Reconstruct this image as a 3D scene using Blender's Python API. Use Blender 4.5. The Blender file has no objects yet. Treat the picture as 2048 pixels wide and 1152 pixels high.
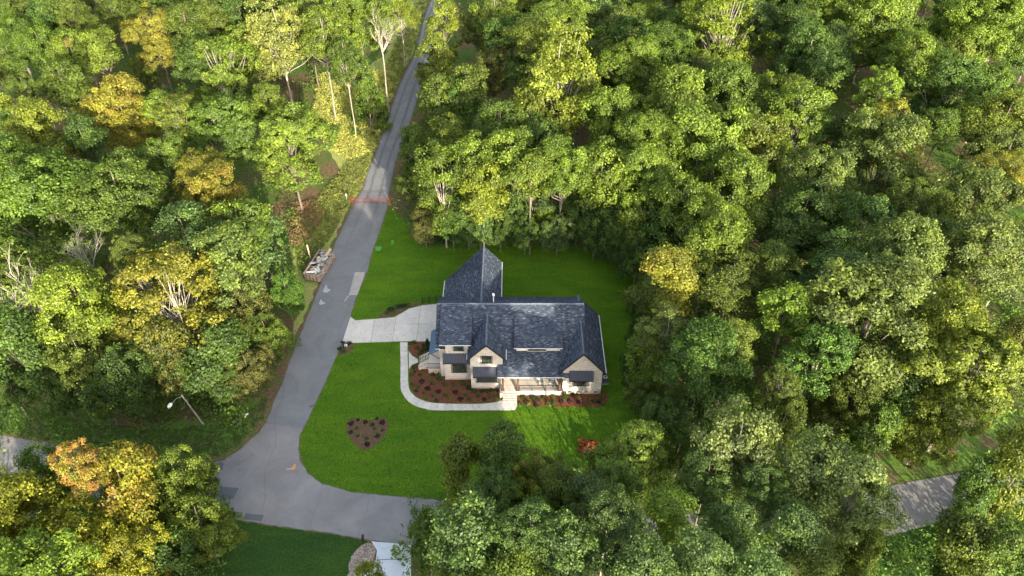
import bpy, bmesh, math, random
import numpy as np
from mathutils import Vector
from mathutils.geometry import tessellate_polygon
R = math.radians
sc = bpy.context.scene
COL = sc.collection

# ------------------------------------------------------------------ camera
CAM_H = 73.0; PITCH = R(40.1); FPX = 1550.0
cam_d = bpy.data.cameras.new('camera'); cam = bpy.data.objects.new('camera', cam_d); COL.objects.link(cam)
cam.location = (0, 0, CAM_H); cam.rotation_euler = (R(90) - PITCH, 0, 0)
cam_d.sensor_width = 36.0; cam_d.lens = 36.0 * FPX / 2048.0
cam_d.clip_start = 0.5; cam_d.clip_end = 4000
sc.camera = cam

# ------------------------------------------------------------------ light
SUN_EL = R(16.0); SUN_AZ = R(22)          # the sun stands behind the camera, a little to its right
to_sun = Vector((math.sin(SUN_AZ) * math.cos(SUN_EL), -math.cos(SUN_AZ) * math.cos(SUN_EL), math.sin(SUN_EL)))
world = bpy.data.worlds.new('World'); sc.world = world; world.use_nodes = True
wn = world.node_tree; wn.nodes.clear()
sky = wn.nodes.new('ShaderNodeTexSky'); sky.sky_type = 'NISHITA'; sky.sun_disc = False
sky.sun_elevation = SUN_EL; sky.sun_rotation = math.pi - SUN_AZ
sky.air_density = 1.0; sky.dust_density = 2.0; sky.ozone_density = 1.0
bg = wn.nodes.new('ShaderNodeBackground'); bg.inputs[1].default_value = 0.15
wo = wn.nodes.new('ShaderNodeOutputWorld')
hs = wn.nodes.new('ShaderNodeHueSaturation'); hs.inputs['Saturation'].default_value = 0.50      # whole sky desaturated towards a neutral white balance
wn.links.new(sky.outputs[0], hs.inputs['Color']); wn.links.new(hs.outputs[0], bg.inputs[0]); wn.links.new(bg.outputs[0], wo.inputs[0])
sun_d = bpy.data.lights.new('sun', 'SUN'); sun_d.energy = 3.4; sun_d.angle = R(0.6); sun_d.color = (1.0, 0.89, 0.70)
sun = bpy.data.objects.new('sun', sun_d); COL.objects.link(sun)
sun.rotation_euler = to_sun.to_track_quat('Z', 'Y').to_euler()
sc.view_settings.view_transform = 'Standard'; sc.view_settings.look = 'None'
sc.view_settings.exposure = 2.25; sc.view_settings.gamma = 1.0; sc.view_settings.use_curve_mapping = False
sc.render.engine = 'CYCLES'
sc.cycles.max_bounces = 6; sc.cycles.diffuse_bounces = 3; sc.cycles.transmission_bounces = 4; sc.cycles.transparent_max_bounces = 4

# ------------------------------------------------------------------ helpers
_c, _s = math.cos(PITCH), math.sin(PITCH)
def gp(u, v, z=0.0):
    """a sight line of the photograph met with the level z: a place in the world"""
    a = u - 1024.0; b = 576.0 - v
    d = (a, _c * FPX + _s * b, -_s * FPX + _c * b)
    t = (z - CAM_H) / d[2]
    return Vector((d[0] * t, d[1] * t, z))
def px(x, y, z):
    dz = z - CAM_H; dep = y * _c - dz * _s; up = y * _s + dz * _c
    return 1024 + FPX * x / dep, 576 - FPX * up / dep, dep

def tag(o, label=None, cat=None, group=None, kind=None):
    if label: o['label'] = label
    if cat: o['category'] = cat
    if group: o['group'] = group
    if kind: o['kind'] = kind
    return o
def empty(name, loc=(0, 0, 0), rz=0.0):
    o = bpy.data.objects.new(name, None); COL.objects.link(o)
    o.location = loc; o.rotation_euler = (0, 0, rz); o.empty_display_size = 0.3
    return o
def link(name, me, parent=None, mat=None):
    o = bpy.data.objects.new(name, me); COL.objects.link(o)
    if parent: o.parent = parent
    if mat is not None: me.materials.append(mat)
    return o
def auto_uv(me):
    uvl = me.uv_layers.new(name='UVMap')
    for p in me.polygons:
        n = p.normal
        if abs(n.z) > 0.96: t = Vector((1, 0, 0)); b = Vector((0, 1, 0))
        else:
            t = Vector((0, 0, 1)).cross(n).normalized(); b = n.cross(t)
        for li in p.loop_indices:
            co = me.vertices[me.loops[li].vertex_index].co
            uvl.data[li].uv = (co.dot(t), co.dot(b))
def build(name, verts, faces, mat, parent=None, uv=True):
    me = bpy.data.meshes.new(name); me.from_pydata([tuple(v) for v in verts], [], faces); me.update()
    bm = bmesh.new(); bm.from_mesh(me); bmesh.ops.recalc_face_normals(bm, faces=bm.faces); bm.to_mesh(me); bm.free()
    if uv: auto_uv(me)
    return link(name, me, parent, mat)
class MB:
    def __init__(s): s.v = []; s.f = []
    def add(s, v, f):
        n = len(s.v); s.v += [tuple(q) for q in v]; s.f += [[i + n for i in g] for g in f]; return s
    def box(s, x0, x1, y0, y1, z0, z1):
        return s.add([(x0,y0,z0),(x1,y0,z0),(x1,y1,z0),(x0,y1,z0),(x0,y0,z1),(x1,y0,z1),(x1,y1,z1),(x0,y1,z1)],
                     [[0,3,2,1],[4,5,6,7],[0,1,5,4],[1,2,6,5],[2,3,7,6],[3,0,4,7]])
    def prism(s, pts, vec):
        n = len(pts); vec = Vector(vec); a = [Vector(p) for p in pts]; b = [p + vec for p in a]
        return s.add(a + b, [list(range(n))[::-1], list(range(n, 2*n))] + [[i, (i+1) % n, n+(i+1) % n, n+i] for i in range(n)])
    def tube(s, pts, rad, n=6, cap=True):
        pts = [Vector(p) for p in pts]
        if not hasattr(rad, '__len__'): rad = [rad] * len(pts)
        v = []; f = []
        for i, p in enumerate(pts):
            d = (pts[min(i+1, len(pts)-1)] - pts[max(i-1, 0)]).normalized()
            a = d.cross(Vector((0.31, 0.87, 0.2)))
            if a.length < 1e-3: a = d.cross(Vector((1, 0, 0)))
            a.normalize(); b = d.cross(a)
            for k in range(n):
                t = 2*math.pi*k/n; v.append(p + (a*math.cos(t) + b*math.sin(t)) * rad[i])
        for i in range(len(pts)-1):
            for k in range(n):
                f.append([i*n+k, i*n+(k+1) % n, (i+1)*n+(k+1) % n, (i+1)*n+k])
        if cap: f.append(list(range(n))[::-1]); f.append([(len(pts)-1)*n+k for k in range(n)])
        return s.add(v, f)
    def obj(s, name, mat, parent=None, uv=True): return build(name, s.v, s.f, mat, parent, uv)

# ------------------------------------------------------------------ materials
class NT:
    def __init__(s, name):
        s.m = bpy.data.materials.new(name); s.m.use_nodes = True; s.t = s.m.node_tree; s.t.nodes.clear()
        s.out = s.t.nodes.new('ShaderNodeOutputMaterial')
    def n(s, typ, **kw):
        nd = s.t.nodes.new(typ)
        for k, v in kw.items():
            if k.startswith('i_'):
                key = k[2:]; key = int(key) if key.isdigit() else key.replace('_', ' ')
                nd.inputs[key].default_value = v
            else: setattr(nd, k, v)
        return nd
    def l(s, a, b): s.t.links.new(a, b)
    def noise(s, scale, detail=3, rough=0.55, vec=None, dist=0.0):
        nd = s.n('ShaderNodeTexNoise', i_Scale=scale, i_Detail=detail, i_Roughness=rough, i_Distortion=dist)
        if vec is not None: s.l(vec, nd.inputs['Vector'])
        return nd.outputs['Fac']
    def ramp(s, fac, stops):
        r = s.n('ShaderNodeValToRGB'); e = r.color_ramp.elements
        while len(e) > 1: e.remove(e[-1])
        e[0].position = stops[0][0]; e[0].color = (*stops[0][1], 1) if hasattr(stops[0][1], '__len__') else (stops[0][1],)*3 + (1,)
        for p, c in stops[1:]:
            q = e.new(p); q.color = (*c, 1) if hasattr(c, '__len__') else (c, c, c, 1)
        s.l(fac, r.inputs[0]); return r.outputs[0]
    def mix(s, fac, a, b, mode='MIX'):
        m = s.n('ShaderNodeMix', data_type='RGBA', blend_type=mode)
        for sock, val in ((m.inputs[0], fac), (m.inputs[6], a), (m.inputs[7], b)):
            if isinstance(val, bpy.types.NodeSocket): s.l(val, sock)
            elif hasattr(val, '__len__'): sock.default_value = (*val, 1)
            else: sock.default_value = val
        return m.outputs[2]
    def coord(s, which='Object'): return s.n('ShaderNodeTexCoord').outputs[which]
    def pos(s): return s.n('ShaderNodeNewGeometry').outputs['Position']
    def finish(s, col, rough=0.8, bump=None, bstr=0.3, bdist=0.05, metal=0.0, spec=0.3):
        b = s.n('ShaderNodeBsdfPrincipled'); b.inputs['Metallic'].default_value = metal
        b.inputs['Specular IOR Level'].default_value = spec
        for sock, val in ((b.inputs['Base Color'], col), (b.inputs['Roughness'], rough)):
            if isinstance(val, bpy.types.NodeSocket): s.l(val, sock)
            elif hasattr(val, '__len__'): sock.default_value = (*val, 1)
            else: sock.default_value = val
        if bump is not None:
            bn = s.n('ShaderNodeBump', i_Strength=bstr, i_Distance=bdist); s.l(bump, bn.inputs['Height']); s.l(bn.outputs[0], b.inputs['Normal'])
        s.l(b.outputs[0], s.out.inputs[0]); return s.m
def plain(name, col, rough=0.6, metal=0.0, vary=0.15, scale=3.0, spec=0.3):
    t = NT(name); f = t.noise(scale, 4, vec=t.pos())
    lo = tuple(c*(1-vary) for c in col); hi = tuple(min(1, c*(1+vary)) for c in col)
    return t.finish(t.ramp(f, [(0.3, lo), (0.7, hi)]), rough, metal=metal, spec=spec)

def m_foliage(name, gloss=0.015):
    t = NT(name)
    oi = t.n('ShaderNodeObjectInfo'); at = t.n('ShaderNodeVertexColor', layer_name='tint')
    sep = t.n('ShaderNodeSeparateColor'); t.l(at.outputs[0], sep.inputs[0])
    # r: leaf by leaf, g: clump by clump, b: spray by spray for the autumn colours
    lf = t.n('ShaderNodeMapRange', i_3=0.58, i_4=1.42); t.l(sep.outputs[0], lf.inputs[0])
    cl = t.n('ShaderNodeMapRange', i_3=0.72, i_4=1.3); t.l(sep.outputs[1], cl.inputs[0])
    mu = t.n('ShaderNodeMath', operation='MULTIPLY'); t.l(lf.outputs[0], mu.inputs[0]); t.l(cl.outputs[0], mu.inputs[1])
    base = t.mix(1.0, oi.outputs['Color'], mu.outputs[0], 'MULTIPLY')
    yel = t.mix(1.0, base, (1.16, 1.08, 0.8), 'MULTIPLY')
    base = t.mix(sep.outputs[1], base, yel)
    add = t.n('ShaderNodeMath', operation='ADD'); t.l(oi.outputs['Alpha'], add.inputs[0]); t.l(sep.outputs[2], add.inputs[1])
    th = t.n('ShaderNodeMapRange', i_1=1.05, i_2=1.5, i_3=0.0, i_4=0.7); t.l(add.outputs[0], th.inputs[0])
    aut = t.mix(sep.outputs[0], (0.36, 0.19, 0.04), (0.30, 0.11, 0.045))
    base = t.mix(th.outputs[0], base, aut)
    d = t.n('ShaderNodeBsdfDiffuse'); tr = t.n('ShaderNodeBsdfTranslucent'); g = t.n('ShaderNodeBsdfGlossy', i_Roughness=0.5)
    t.l(base, d.inputs[0])
    tc = t.mix(1.0, base, (1.25, 1.25, 0.55), 'MULTIPLY'); t.l(tc, tr.inputs[0])
    a = t.n('ShaderNodeMixShader', i_0=0.38); t.l(d.outputs[0], a.inputs[1]); t.l(tr.outputs[0], a.inputs[2])
    b = t.n('ShaderNodeMixShader', i_0=gloss); t.l(a.outputs[0], b.inputs[1]); t.l(g.outputs[0], b.inputs[2])
    t.l(b.outputs[0], t.out.inputs[0]); return t.m
def m_bark(name, a, b):
    t = NT(name); f = t.noise(2.5, 5, 0.7, t.coord())
    return t.finish(t.ramp(f, [(0.3, a), (0.7, b)]), 0.9)
def m_lawn(name, c0, c1, c2, big=0.05):
    t = NT(name); P = t.pos()
    st = t.n('ShaderNodeMapping'); st.inputs['Scale'].default_value = (0.55, 1.5, 1); st.inputs['Rotation'].default_value = (0, 0, R(18)); t.l(P, st.inputs[0])
    f1 = t.noise(4.5, 6, 0.75, P); f2 = t.noise(0.35, 5, 0.65, st.outputs[0], 0.6); f3 = t.noise(big, 3, 0.6, P, 0.3)
    a = t.ramp(f1, [(0.28, c0), (0.5, c1), (0.74, c2)])
    b = t.mix(t.ramp(f2, [(0.40, 0.0), (0.64, 0.9)]), a, t.mix(1.0, a, (1.55, 1.28, 1.0), 'MULTIPLY'))
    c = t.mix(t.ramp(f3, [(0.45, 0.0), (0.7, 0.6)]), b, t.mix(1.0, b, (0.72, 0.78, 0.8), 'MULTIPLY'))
    # worn brown flecks
    f4 = t.noise(0.9, 5, 0.7, P, 0.5)
    c = t.mix(t.ramp(f4, [(0.68, 0.0), (0.78, 0.5)]), c, (0.14, 0.11, 0.045))
    return t.finish(c, 0.95, f1, 0.9, 0.10, spec=0.05)
def m_floor(name):
    t = NT(name); P = t.pos()
    f1 = t.noise(2.2, 7, 0.75, P); f2 = t.noise(0.12, 4, 0.6, P, 0.4)
    litter = t.ramp(f1, [(0.3, (0.045, 0.034, 0.02)), (0.5, (0.12, 0.085, 0.045)), (0.72, (0.22, 0.15, 0.085))])
    grass = t.ramp(f1, [(0.3, (0.032, 0.065, 0.012)), (0.55, (0.07, 0.12, 0.024)), (0.75, (0.13, 0.16, 0.04))])
    return t.finish(t.mix(t.ramp(f2, [(0.42, 0.0), (0.58, 1.0)]), litter, grass), 1.0, f1, 0.8, 0.15, spec=0.05)
def m_verge(name, g=0.5, lit=((0.06, 0.035, 0.02), (0.20, 0.12, 0.065)), gr=((0.03, 0.075, 0.012), (0.10, 0.16, 0.03))):
    t = NT(name); P = t.pos()
    f1 = t.noise(3.0, 7, 0.75, P); f2 = t.noise(0.3, 5, 0.65, P, 0.8)
    a = t.ramp(f1, [(0.3, lit[0]), (0.7, lit[1])]); b = t.ramp(f1, [(0.3, gr[0]), (0.7, gr[1])])
    return t.finish(t.mix(t.ramp(f2, [(g - 0.1, 0.0), (g + 0.1, 1.0)]), a, b), 1.0, f1, 0.8, 0.12, spec=0.05)
def m_asphalt(name, c0, c1, tracks=False, mott=0.06):
    t = NT(name); P = t.pos()
    f1 = t.noise(9, 6, 0.8, P); f2 = t.noise(0.25, 5, 0.65, P, 0.7); f3 = t.noise(1.3, 6, 0.7, P, 0.4)
    a = t.ramp(f2, [(0.3, c0), (0.7, c1)])
    a = t.mix(t.ramp(f1, [(0.25, 0.0), (0.8, 0.55)]), a, t.mix(1.0, a, (1.6, 1.6, 1.6), 'MULTIPLY'))
    a = t.mix(t.ramp(f3, [(0.56, 0.0), (0.72, 0.5)]), a, t.mix(1.0, a, (0.68, 0.67, 0.68), 'MULTIPLY'))
    if tracks:
        uv = t.coord('UV'); sp = t.n('ShaderNodeSeparateXYZ'); t.l(uv, sp.inputs[0])
        wob = t.n('ShaderNodeMath', operation='MULTIPLY_ADD', i_1=0.22, i_2=-0.11); t.l(f3, wob.inputs[0])
        ad = t.n('ShaderNodeMath', operation='ADD'); t.l(sp.outputs[0], ad.inputs[0]); t.l(wob.outputs[0], ad.inputs[1])
        tr = t.ramp(ad.outputs[0], [(0.0, 0.9), (0.09, 0.0), (0.22, 0.0), (0.30, 0.7), (0.38, 0.0), (0.62, 0.0), (0.70, 0.7), (0.79, 0.0), (0.93, 0.0), (1.0, 0.6)])
        mr = t.n('ShaderNodeMapRange', i_1=95.0, i_2=112.0); sy = t.n('ShaderNodeSeparateXYZ'); t.l(P, sy.inputs[0]); t.l(sy.outputs[1], mr.inputs[0])
        amt = t.n('ShaderNodeMath', operation='MULTIPLY'); t.l(tr, amt.inputs[0]); t.l(mr.outputs[0], amt.inputs[1])
        amt2 = t.n('ShaderNodeMath', operation='MULTIPLY'); t.l(amt.outputs[0], amt2.inputs[0]); t.l(t.ramp(f2, [(0.3, 0.4), (0.6, 1.0)]), amt2.inputs[1])
        a = t.mix(amt2.outputs[0], a, t.mix(f1, (0.035, 0.032, 0.03), (0.11, 0.09, 0.065)))
    # long thin seams and tar lines
    wv = t.n('ShaderNodeTexWave', i_Scale=0.055, i_Distortion=9.0, i_Detail=4.0, i_Detail_Scale=0.6); t.l(P, wv.inputs['Vector'])
    a = t.mix(t.ramp(wv.outputs['Fac'], [(0.0, 0.16), (0.003, 0.0)]), a, (0.05, 0.05, 0.055))
    return t.finish(a, 0.9, f1, 0.25, 0.02, spec=0.2)
def m_concrete(name, c=(0.53, 0.49, 0.44)):
    t = NT(name); P = t.pos()
    f1 = t.noise(0.5, 6, 0.7, P, 0.5); f2 = t.noise(14, 4, 0.7, P)
    a = t.ramp(f1, [(0.3, tuple(q*0.82 for q in c)), (0.55, c), (0.75, tuple(q*1.12 for q in c))])
    a = t.mix(t.ramp(f2, [(0.3, 0.0), (0.8, 0.25)]), a, tuple(q*0.65 for q in c))
    oi = t.n('ShaderNodeObjectInfo'); mr = t.n('ShaderNodeMapRange', i_3=0.9, i_4=1.08); t.l(oi.outputs['Random'], mr.inputs[0])
    a = t.mix(1.0, a, mr.outputs[0], 'MULTIPLY')
    return t.finish(a, 0.85, f2, 0.15, 0.01)
def m_shingle(name):
    t = NT(name); uv = t.coord('UV'); P = t.pos()
    mp = t.n('ShaderNodeMapping'); mp.inputs['Scale'].default_value = (1/0.33, 1/0.15, 1); t.l(uv, mp.inputs[0])
    sp = t.n('ShaderNodeSeparateXYZ'); t.l(mp.outputs[0], sp.inputs[0])
    fy = t.n('ShaderNodeMath', operation='FLOOR'); t.l(sp.outputs[1], fy.inputs[0])
    off = t.n('ShaderNodeMath', operation='MULTIPLY', i_1=0.37); t.l(fy.outputs[0], off.inputs[0])
    ax = t.n('ShaderNodeMath', operation='ADD'); t.l(sp.outputs[0], ax.inputs[0]); t.l(off.outputs[0], ax.inputs[1])
    fx = t.n('ShaderNodeMath', operation='FLOOR'); t.l(ax.outputs[0], fx.inputs[0])
    cb = t.n('ShaderNodeCombineXYZ'); t.l(fx.outputs[0], cb.inputs[0]); t.l(fy.outputs[0], cb.inputs[1])
    wn_ = t.n('ShaderNodeTexWhiteNoise', noise_dimensions='3D'); t.l(cb.outputs[0], wn_.inputs[0])
    a = t.ramp(wn_.outputs['Value'], [(0.0, (0.025, 0.031, 0.044)), (0.35, (0.036, 0.045, 0.063)), (0.70, (0.049, 0.060, 0.081)), (0.9, (0.066, 0.078, 0.098)), (1.0, (0.115, 0.128, 0.145))])
    big = t.noise(0.5, 4, 0.6, P)
    a = t.mix(t.ramp(big, [(0.35, 0.0), (0.7, 0.3)]), a, t.mix(1.0, a, (1.15, 1.12, 1.08), 'MULTIPLY'))
    fr = t.n('ShaderNodeMath', operation='FRACT'); t.l(sp.outputs[1], fr.inputs[0])
    a = t.mix(t.ramp(fr.outputs[0], [(0.0, 0.6), (0.15, 0.0)]), a, (0.025, 0.03, 0.04))
    return t.finish(a, 0.95, fr.outputs[0], 0.4, 0.02, spec=0.08)
def m_brick(name, c1, c2, mortar, w=0.42, h=0.16):
    t = NT(name); uv = t.coord('UV'); P = t.pos()
    b = t.n('ShaderNodeTexBrick', offset=0.5, i_Scale=1.0, i_Mortar_Size=0.012, i_Mortar_Smooth=0.2, i_Bias=0.0, i_Brick_Width=w, i_Row_Height=h)
    b.inputs['Color1'].default_value = (*c1, 1); b.inputs['Color2'].default_value = (*c2, 1); b.inputs['Mortar'].default_value = (*mortar, 1)
    t.l(uv, b.inputs[0])
    f = t.noise(1.2, 5, 0.7, P); f2 = t.noise(7, 3, 0.6, P)
    a = t.mix(t.ramp(f, [(0.35, 0.0), (0.7, 0.45)]), b.outputs[0], t.mix(1.0, b.outputs[0], (0.78, 0.72, 0.68), 'MULTIPLY'))
    a = t.mix(t.ramp(f2, [(0.5, 0.0), (0.75, 0.4)]), a, t.mix(1.0, a, (0.7, 0.64, 0.6), 'MULTIPLY'))
    return t.finish(a, 0.9, b.outputs['Fac'], -0.3, 0.02)
def m_glass(name):
    t = NT(name); f = t.noise(0.8, 3, vec=t.pos())
    return t.finish(t.ramp(f, [(0.35, (0.012, 0.016, 0.014)), (0.65, (0.05, 0.065, 0.055))]), 0.06, spec=0.9)
def m_mulch(name):
    t = NT(name); P = t.pos(); f = t.noise(6, 7, 0.8, P); f2 = t.noise(0.7, 4, 0.6, P)
    a = t.ramp(f, [(0.3, (0.045, 0.018, 0.012)), (0.5, (0.12, 0.045, 0.028)), (0.72, (0.24, 0.11, 0.07))])
    a = t.mix(t.ramp(f2, [(0.4, 0.0), (0.7, 0.5)]), a, t.mix(1.0, a, (1.5, 1.25, 1.1), 'MULTIPLY'))
    return t.finish(a, 1.0, f, 0.9, 0.08, spec=0.05)
def m_gravel(name):
    t = NT(name); P = t.pos()
    vo = t.n('ShaderNodeTexVoronoi', i_Scale=7.0); t.l(P, vo.inputs['Vector'])
    a = t.ramp(vo.outputs['Color'], [(0.2, (0.12, 0.10, 0.085)), (0.6, (0.27, 0.22, 0.18)), (0.9, (0.45, 0.40, 0.34))])
    return t.finish(a, 0.9, vo.outputs['Distance'], -0.7, 0.08)
M = {}
M['leaf'] = m_foliage('foliage'); M['leafs'] = m_foliage('waxy_foliage', 0.05)
M['bark'] = m_bark('bark', (0.07, 0.055, 0.042), (0.20, 0.165, 0.13))
M['pale'] = m_bark('pale_bark', (0.17, 0.145, 0.115), (0.36, 0.32, 0.265))
M['lawn'] = m_lawn('lawn_grass', (0.026, 0.066, 0.005), (0.052, 0.120, 0.008), (0.105, 0.185, 0.016))
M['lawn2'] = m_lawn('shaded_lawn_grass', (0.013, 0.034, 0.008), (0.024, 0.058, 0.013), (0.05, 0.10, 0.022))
M['floor'] = m_floor('forest_floor')
M['verge'] = m_verge('verge_grass', 0.44, ((0.07, 0.045, 0.03), (0.20, 0.13, 0.08)), ((0.045, 0.11, 0.018), (0.14, 0.21, 0.04)))
M['litter'] = m_verge('leaf_litter', 0.52, ((0.07, 0.045, 0.03), (0.20, 0.13, 0.085)), ((0.04, 0.08, 0.015), (0.12, 0.15, 0.04)))
M['field'] = m_verge('field_grass', 0.40, ((0.18, 0.13, 0.07), (0.42, 0.32, 0.19)), ((0.12, 0.17, 0.035), (0.34, 0.36, 0.10)))
M['asph'] = m_asphalt('side_asphalt', (0.116, 0.119, 0.123), (0.160, 0.162, 0.165), tracks=True)
M['asph2'] = m_asphalt('cross_asphalt', (0.132, 0.127, 0.127), (0.196, 0.187, 0.182))
M['patch'] = m_asphalt('patch_asphalt', (0.068, 0.078, 0.088), (0.10, 0.11, 0.118))
M['patch2'] = m_asphalt('pale_patch', (0.24, 0.215, 0.20), (0.33, 0.30, 0.275))
M['conc'] = m_concrete('concrete'); M['conc2'] = m_concrete('blue_grey_concrete', (0.50, 0.54, 0.58))
M['shingle'] = m_shingle('roof_shingles')
M['cap'] = plain('ridge_cap', (0.095, 0.11, 0.135), 0.9, vary=0.4, scale=7)
M['brick'] = m_brick('pale_brick', (0.50, 0.455, 0.395), (0.35, 0.31, 0.275), (0.52, 0.49, 0.43))
M['foot'] = m_brick('footing_brick', (0.44, 0.30, 0.22), (0.38, 0.30, 0.24), (0.45, 0.40, 0.35))
M['stepb'] = m_brick('step_brick', (0.50, 0.36, 0.28), (0.40, 0.33, 0.29), (0.5, 0.46, 0.42), 0.3, 0.12)
M['siding'] = plain('cream_siding', (0.62, 0.56, 0.49), 0.7)
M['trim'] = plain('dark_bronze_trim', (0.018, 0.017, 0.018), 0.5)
M['metal'] = plain('dark_standing_seam', (0.016, 0.021, 0.036), 0.55, 0.0, spec=0.4)
M['bluemetal'] = plain('blue_standing_seam', (0.05, 0.10, 0.17), 0.3, 0.4, spec=0.6)
M['gutter'] = plain('pale_gutter', (0.50, 0.50, 0.48), 0.5)
M['frame'] = plain('black_frame', (0.012, 0.012, 0.012), 0.45)
M['glass'] = m_glass('window_glass')
M['wood'] = plain('stained_post', (0.075, 0.042, 0.025), 0.7, vary=0.35)
M['porch'] = m_concrete('porch_slab', (0.56, 0.50, 0.43))
M['mulch'] = m_mulch('red_mulch'); M['mulch2'] = m_verge('brown_mulch', 0.7, ((0.06, 0.035, 0.022), (0.17, 0.10, 0.065)))
M['gravel'] = m_gravel('river_gravel')
M['stone'] = plain('river_stone', (0.30, 0.25, 0.21), 0.9, vary=0.6, scale=5)
M['iron'] = plain('black_iron', (0.014, 0.014, 0.015), 0.5, 0.3)
M['red'] = plain('red_paint', (0.13, 0.02, 0.018), 0.7, vary=0.3)
M['rust'] = plain('rusty_steel', (0.24, 0.19, 0.155), 0.8, vary=0.4, scale=2.2)
M['rust2'] = plain('dark_rust', (0.11, 0.065, 0.05), 0.8, vary=0.4)
M['white'] = plain('white_board', (0.52, 0.51, 0.48), 0.8); M['bluet'] = plain('blue_tarp', (0.25, 0.33, 0.42), 0.7)
M['tan'] = plain('tan_board', (0.42, 0.33, 0.22), 0.8); M['lime'] = plain('green_box_paint', (0.07, 0.24, 0.035), 0.6)
M['orange'] = plain('orange_paint', (0.50, 0.25, 0.10), 0.8, vary=0.25, scale=9)
M['grey'] = plain('grey_metal', (0.32, 0.33, 0.33), 0.5, 0.2); M['acgrey'] = plain('dark_grey_casing', (0.09, 0.09, 0.09), 0.6)
M['pole'] = plain('weathered_pole', (0.22, 0.20, 0.16), 0.9)
M['lamp'] = plain('lamp_housing', (0.36, 0.38, 0.40), 0.5)
M['terra'] = plain('clay_pot', (0.10, 0.05, 0.035), 0.7); M['cush'] = plain('chair_cushion', (0.35, 0.36, 0.36), 0.9)
M['chip'] = plain('splash_marks', (0.33, 0.33, 0.32), 0.8)

# ------------------------------------------------------------------ flat sheets from outlines
def smooth(pts, n=4, closed=True):
    out = []; N = len(pts)
    for i in range(N if closed else N-1):
        p0, p1, p2, p3 = [pts[j % N] if closed else pts[max(0, min(N-1, j))] for j in (i-1, i, i+1, i+2)]
        for k in range(n):
            t = k/n
            out.append(tuple(0.5*((2*p1[a]) + (-p0[a]+p2[a])*t + (2*p0[a]-5*p1[a]+4*p2[a]-p3[a])*t*t + (-p0[a]+3*p1[a]-3*p2[a]+p3[a])*t**3) for a in (0, 1)))
    if not closed: out.append(pts[-1])
    return out
rj = random.Random(5)
def rough_edge(pts, step=0.5, amp=0.06):
    out = []; N = len(pts)
    for i in range(N):
        a = Vector(pts[i]); b = Vector(pts[(i+1) % N]); L = (b-a).length; n = max(1, min(60, int(L/step)))
        for k in range(n):
            p = a.lerp(b, k/n); out.append((p.x + rj.uniform(-amp, amp), p.y + rj.uniform(-amp, amp)))
    return out
def sheet(name, pts, z, mat, parent=None, depth=0.0):
    """a sheet (or a slab, with depth) from a world outline"""
    tri = tessellate_polygon([[Vector((p[0], p[1], 0)) for p in pts]])
    n = len(pts); v = [(p[0], p[1], z) for p in pts]; f = [list(t) for t in tri]
    if depth:
        v += [(p[0], p[1], z-depth) for p in pts]
        f += [[i, (i+1) % n, n+(i+1) % n, n+i] for i in range(n)]
    me = bpy.data.meshes.new(name); me.from_pydata(v, [], f); me.update()
    bm = bmesh.new(); bm.from_mesh(me)
    for fc in bm.faces:
        if len(fc.verts) == 3 and fc.normal.z < 0: fc.normal_flip()
    bm.to_mesh(me); bm.free(); auto_uv(me)
    return link(name, me, parent, mat)
W = lambda L, z=0.0: [tuple(gp(u, v, z)[:2]) for u, v in L]

g = sheet('ground', [(-900, -700), (900, -700), (900, 1300), (-900, 1300)], 0.0, M['floor']); tag(g, kind='structure')
g['label'] = 'forest floor of brown leaves and patchy grass'
def setting(name, pts, z, mat, label=None, sm=True, amp=0.06, step=0.5):
    if sm: pts = smooth(pts, 4)
    if amp: pts = rough_edge(pts, step, amp)
    o = sheet(name, pts, z, mat); tag(o, label, kind='structure'); return o

# road edges, read off the photograph
side_L = [(895,-60),(862,0),(847,43),(827,113),(800,167),(770,250),(753,300),(733,350),(725,378),(708,407),(682,463),(663,505),(649,543),(640,573),(622,617),(607,655),(588,700),(565,765),(548,805),(532,846)]
side_R = [(925,-60),(892,0),(880,27),(871,67),(862,100),(846,160),(817,253),(798,300),(783,360),(775,398),(774,416),(757,469),(741,514),(734,543),(714,590),(702,628),(686,681),(675,706),(660,743),(640,787),(608,855)]
wl = smooth(W(side_L), 3, False); wr = smooth(W(side_R), 3, False)
setting('dirt_shoulder', [(p[0]-0.5, p[1]) for p in wl] + [(p[0]+0.25, p[1]) for p in wr[::-1]], 0.008, M['litter'], sm=False, amp=0.25, step=0.6)
def resample(pl, n):
    d = [0.0]
    for a, b in zip(pl, pl[1:]): d.append(d[-1] + math.dist(a, b))
    out = []; j = 0
    for i in range(n):
        t = d[-1]*i/(n-1)
        while j < len(d)-2 and d[j+1] < t: j += 1
        k = (t-d[j])/max(1e-9, d[j+1]-d[j]); out.append((pl[j][0]+(pl[j+1][0]-pl[j][0])*k, pl[j][1]+(pl[j+1][1]-pl[j][1])*k))
    return out
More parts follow.
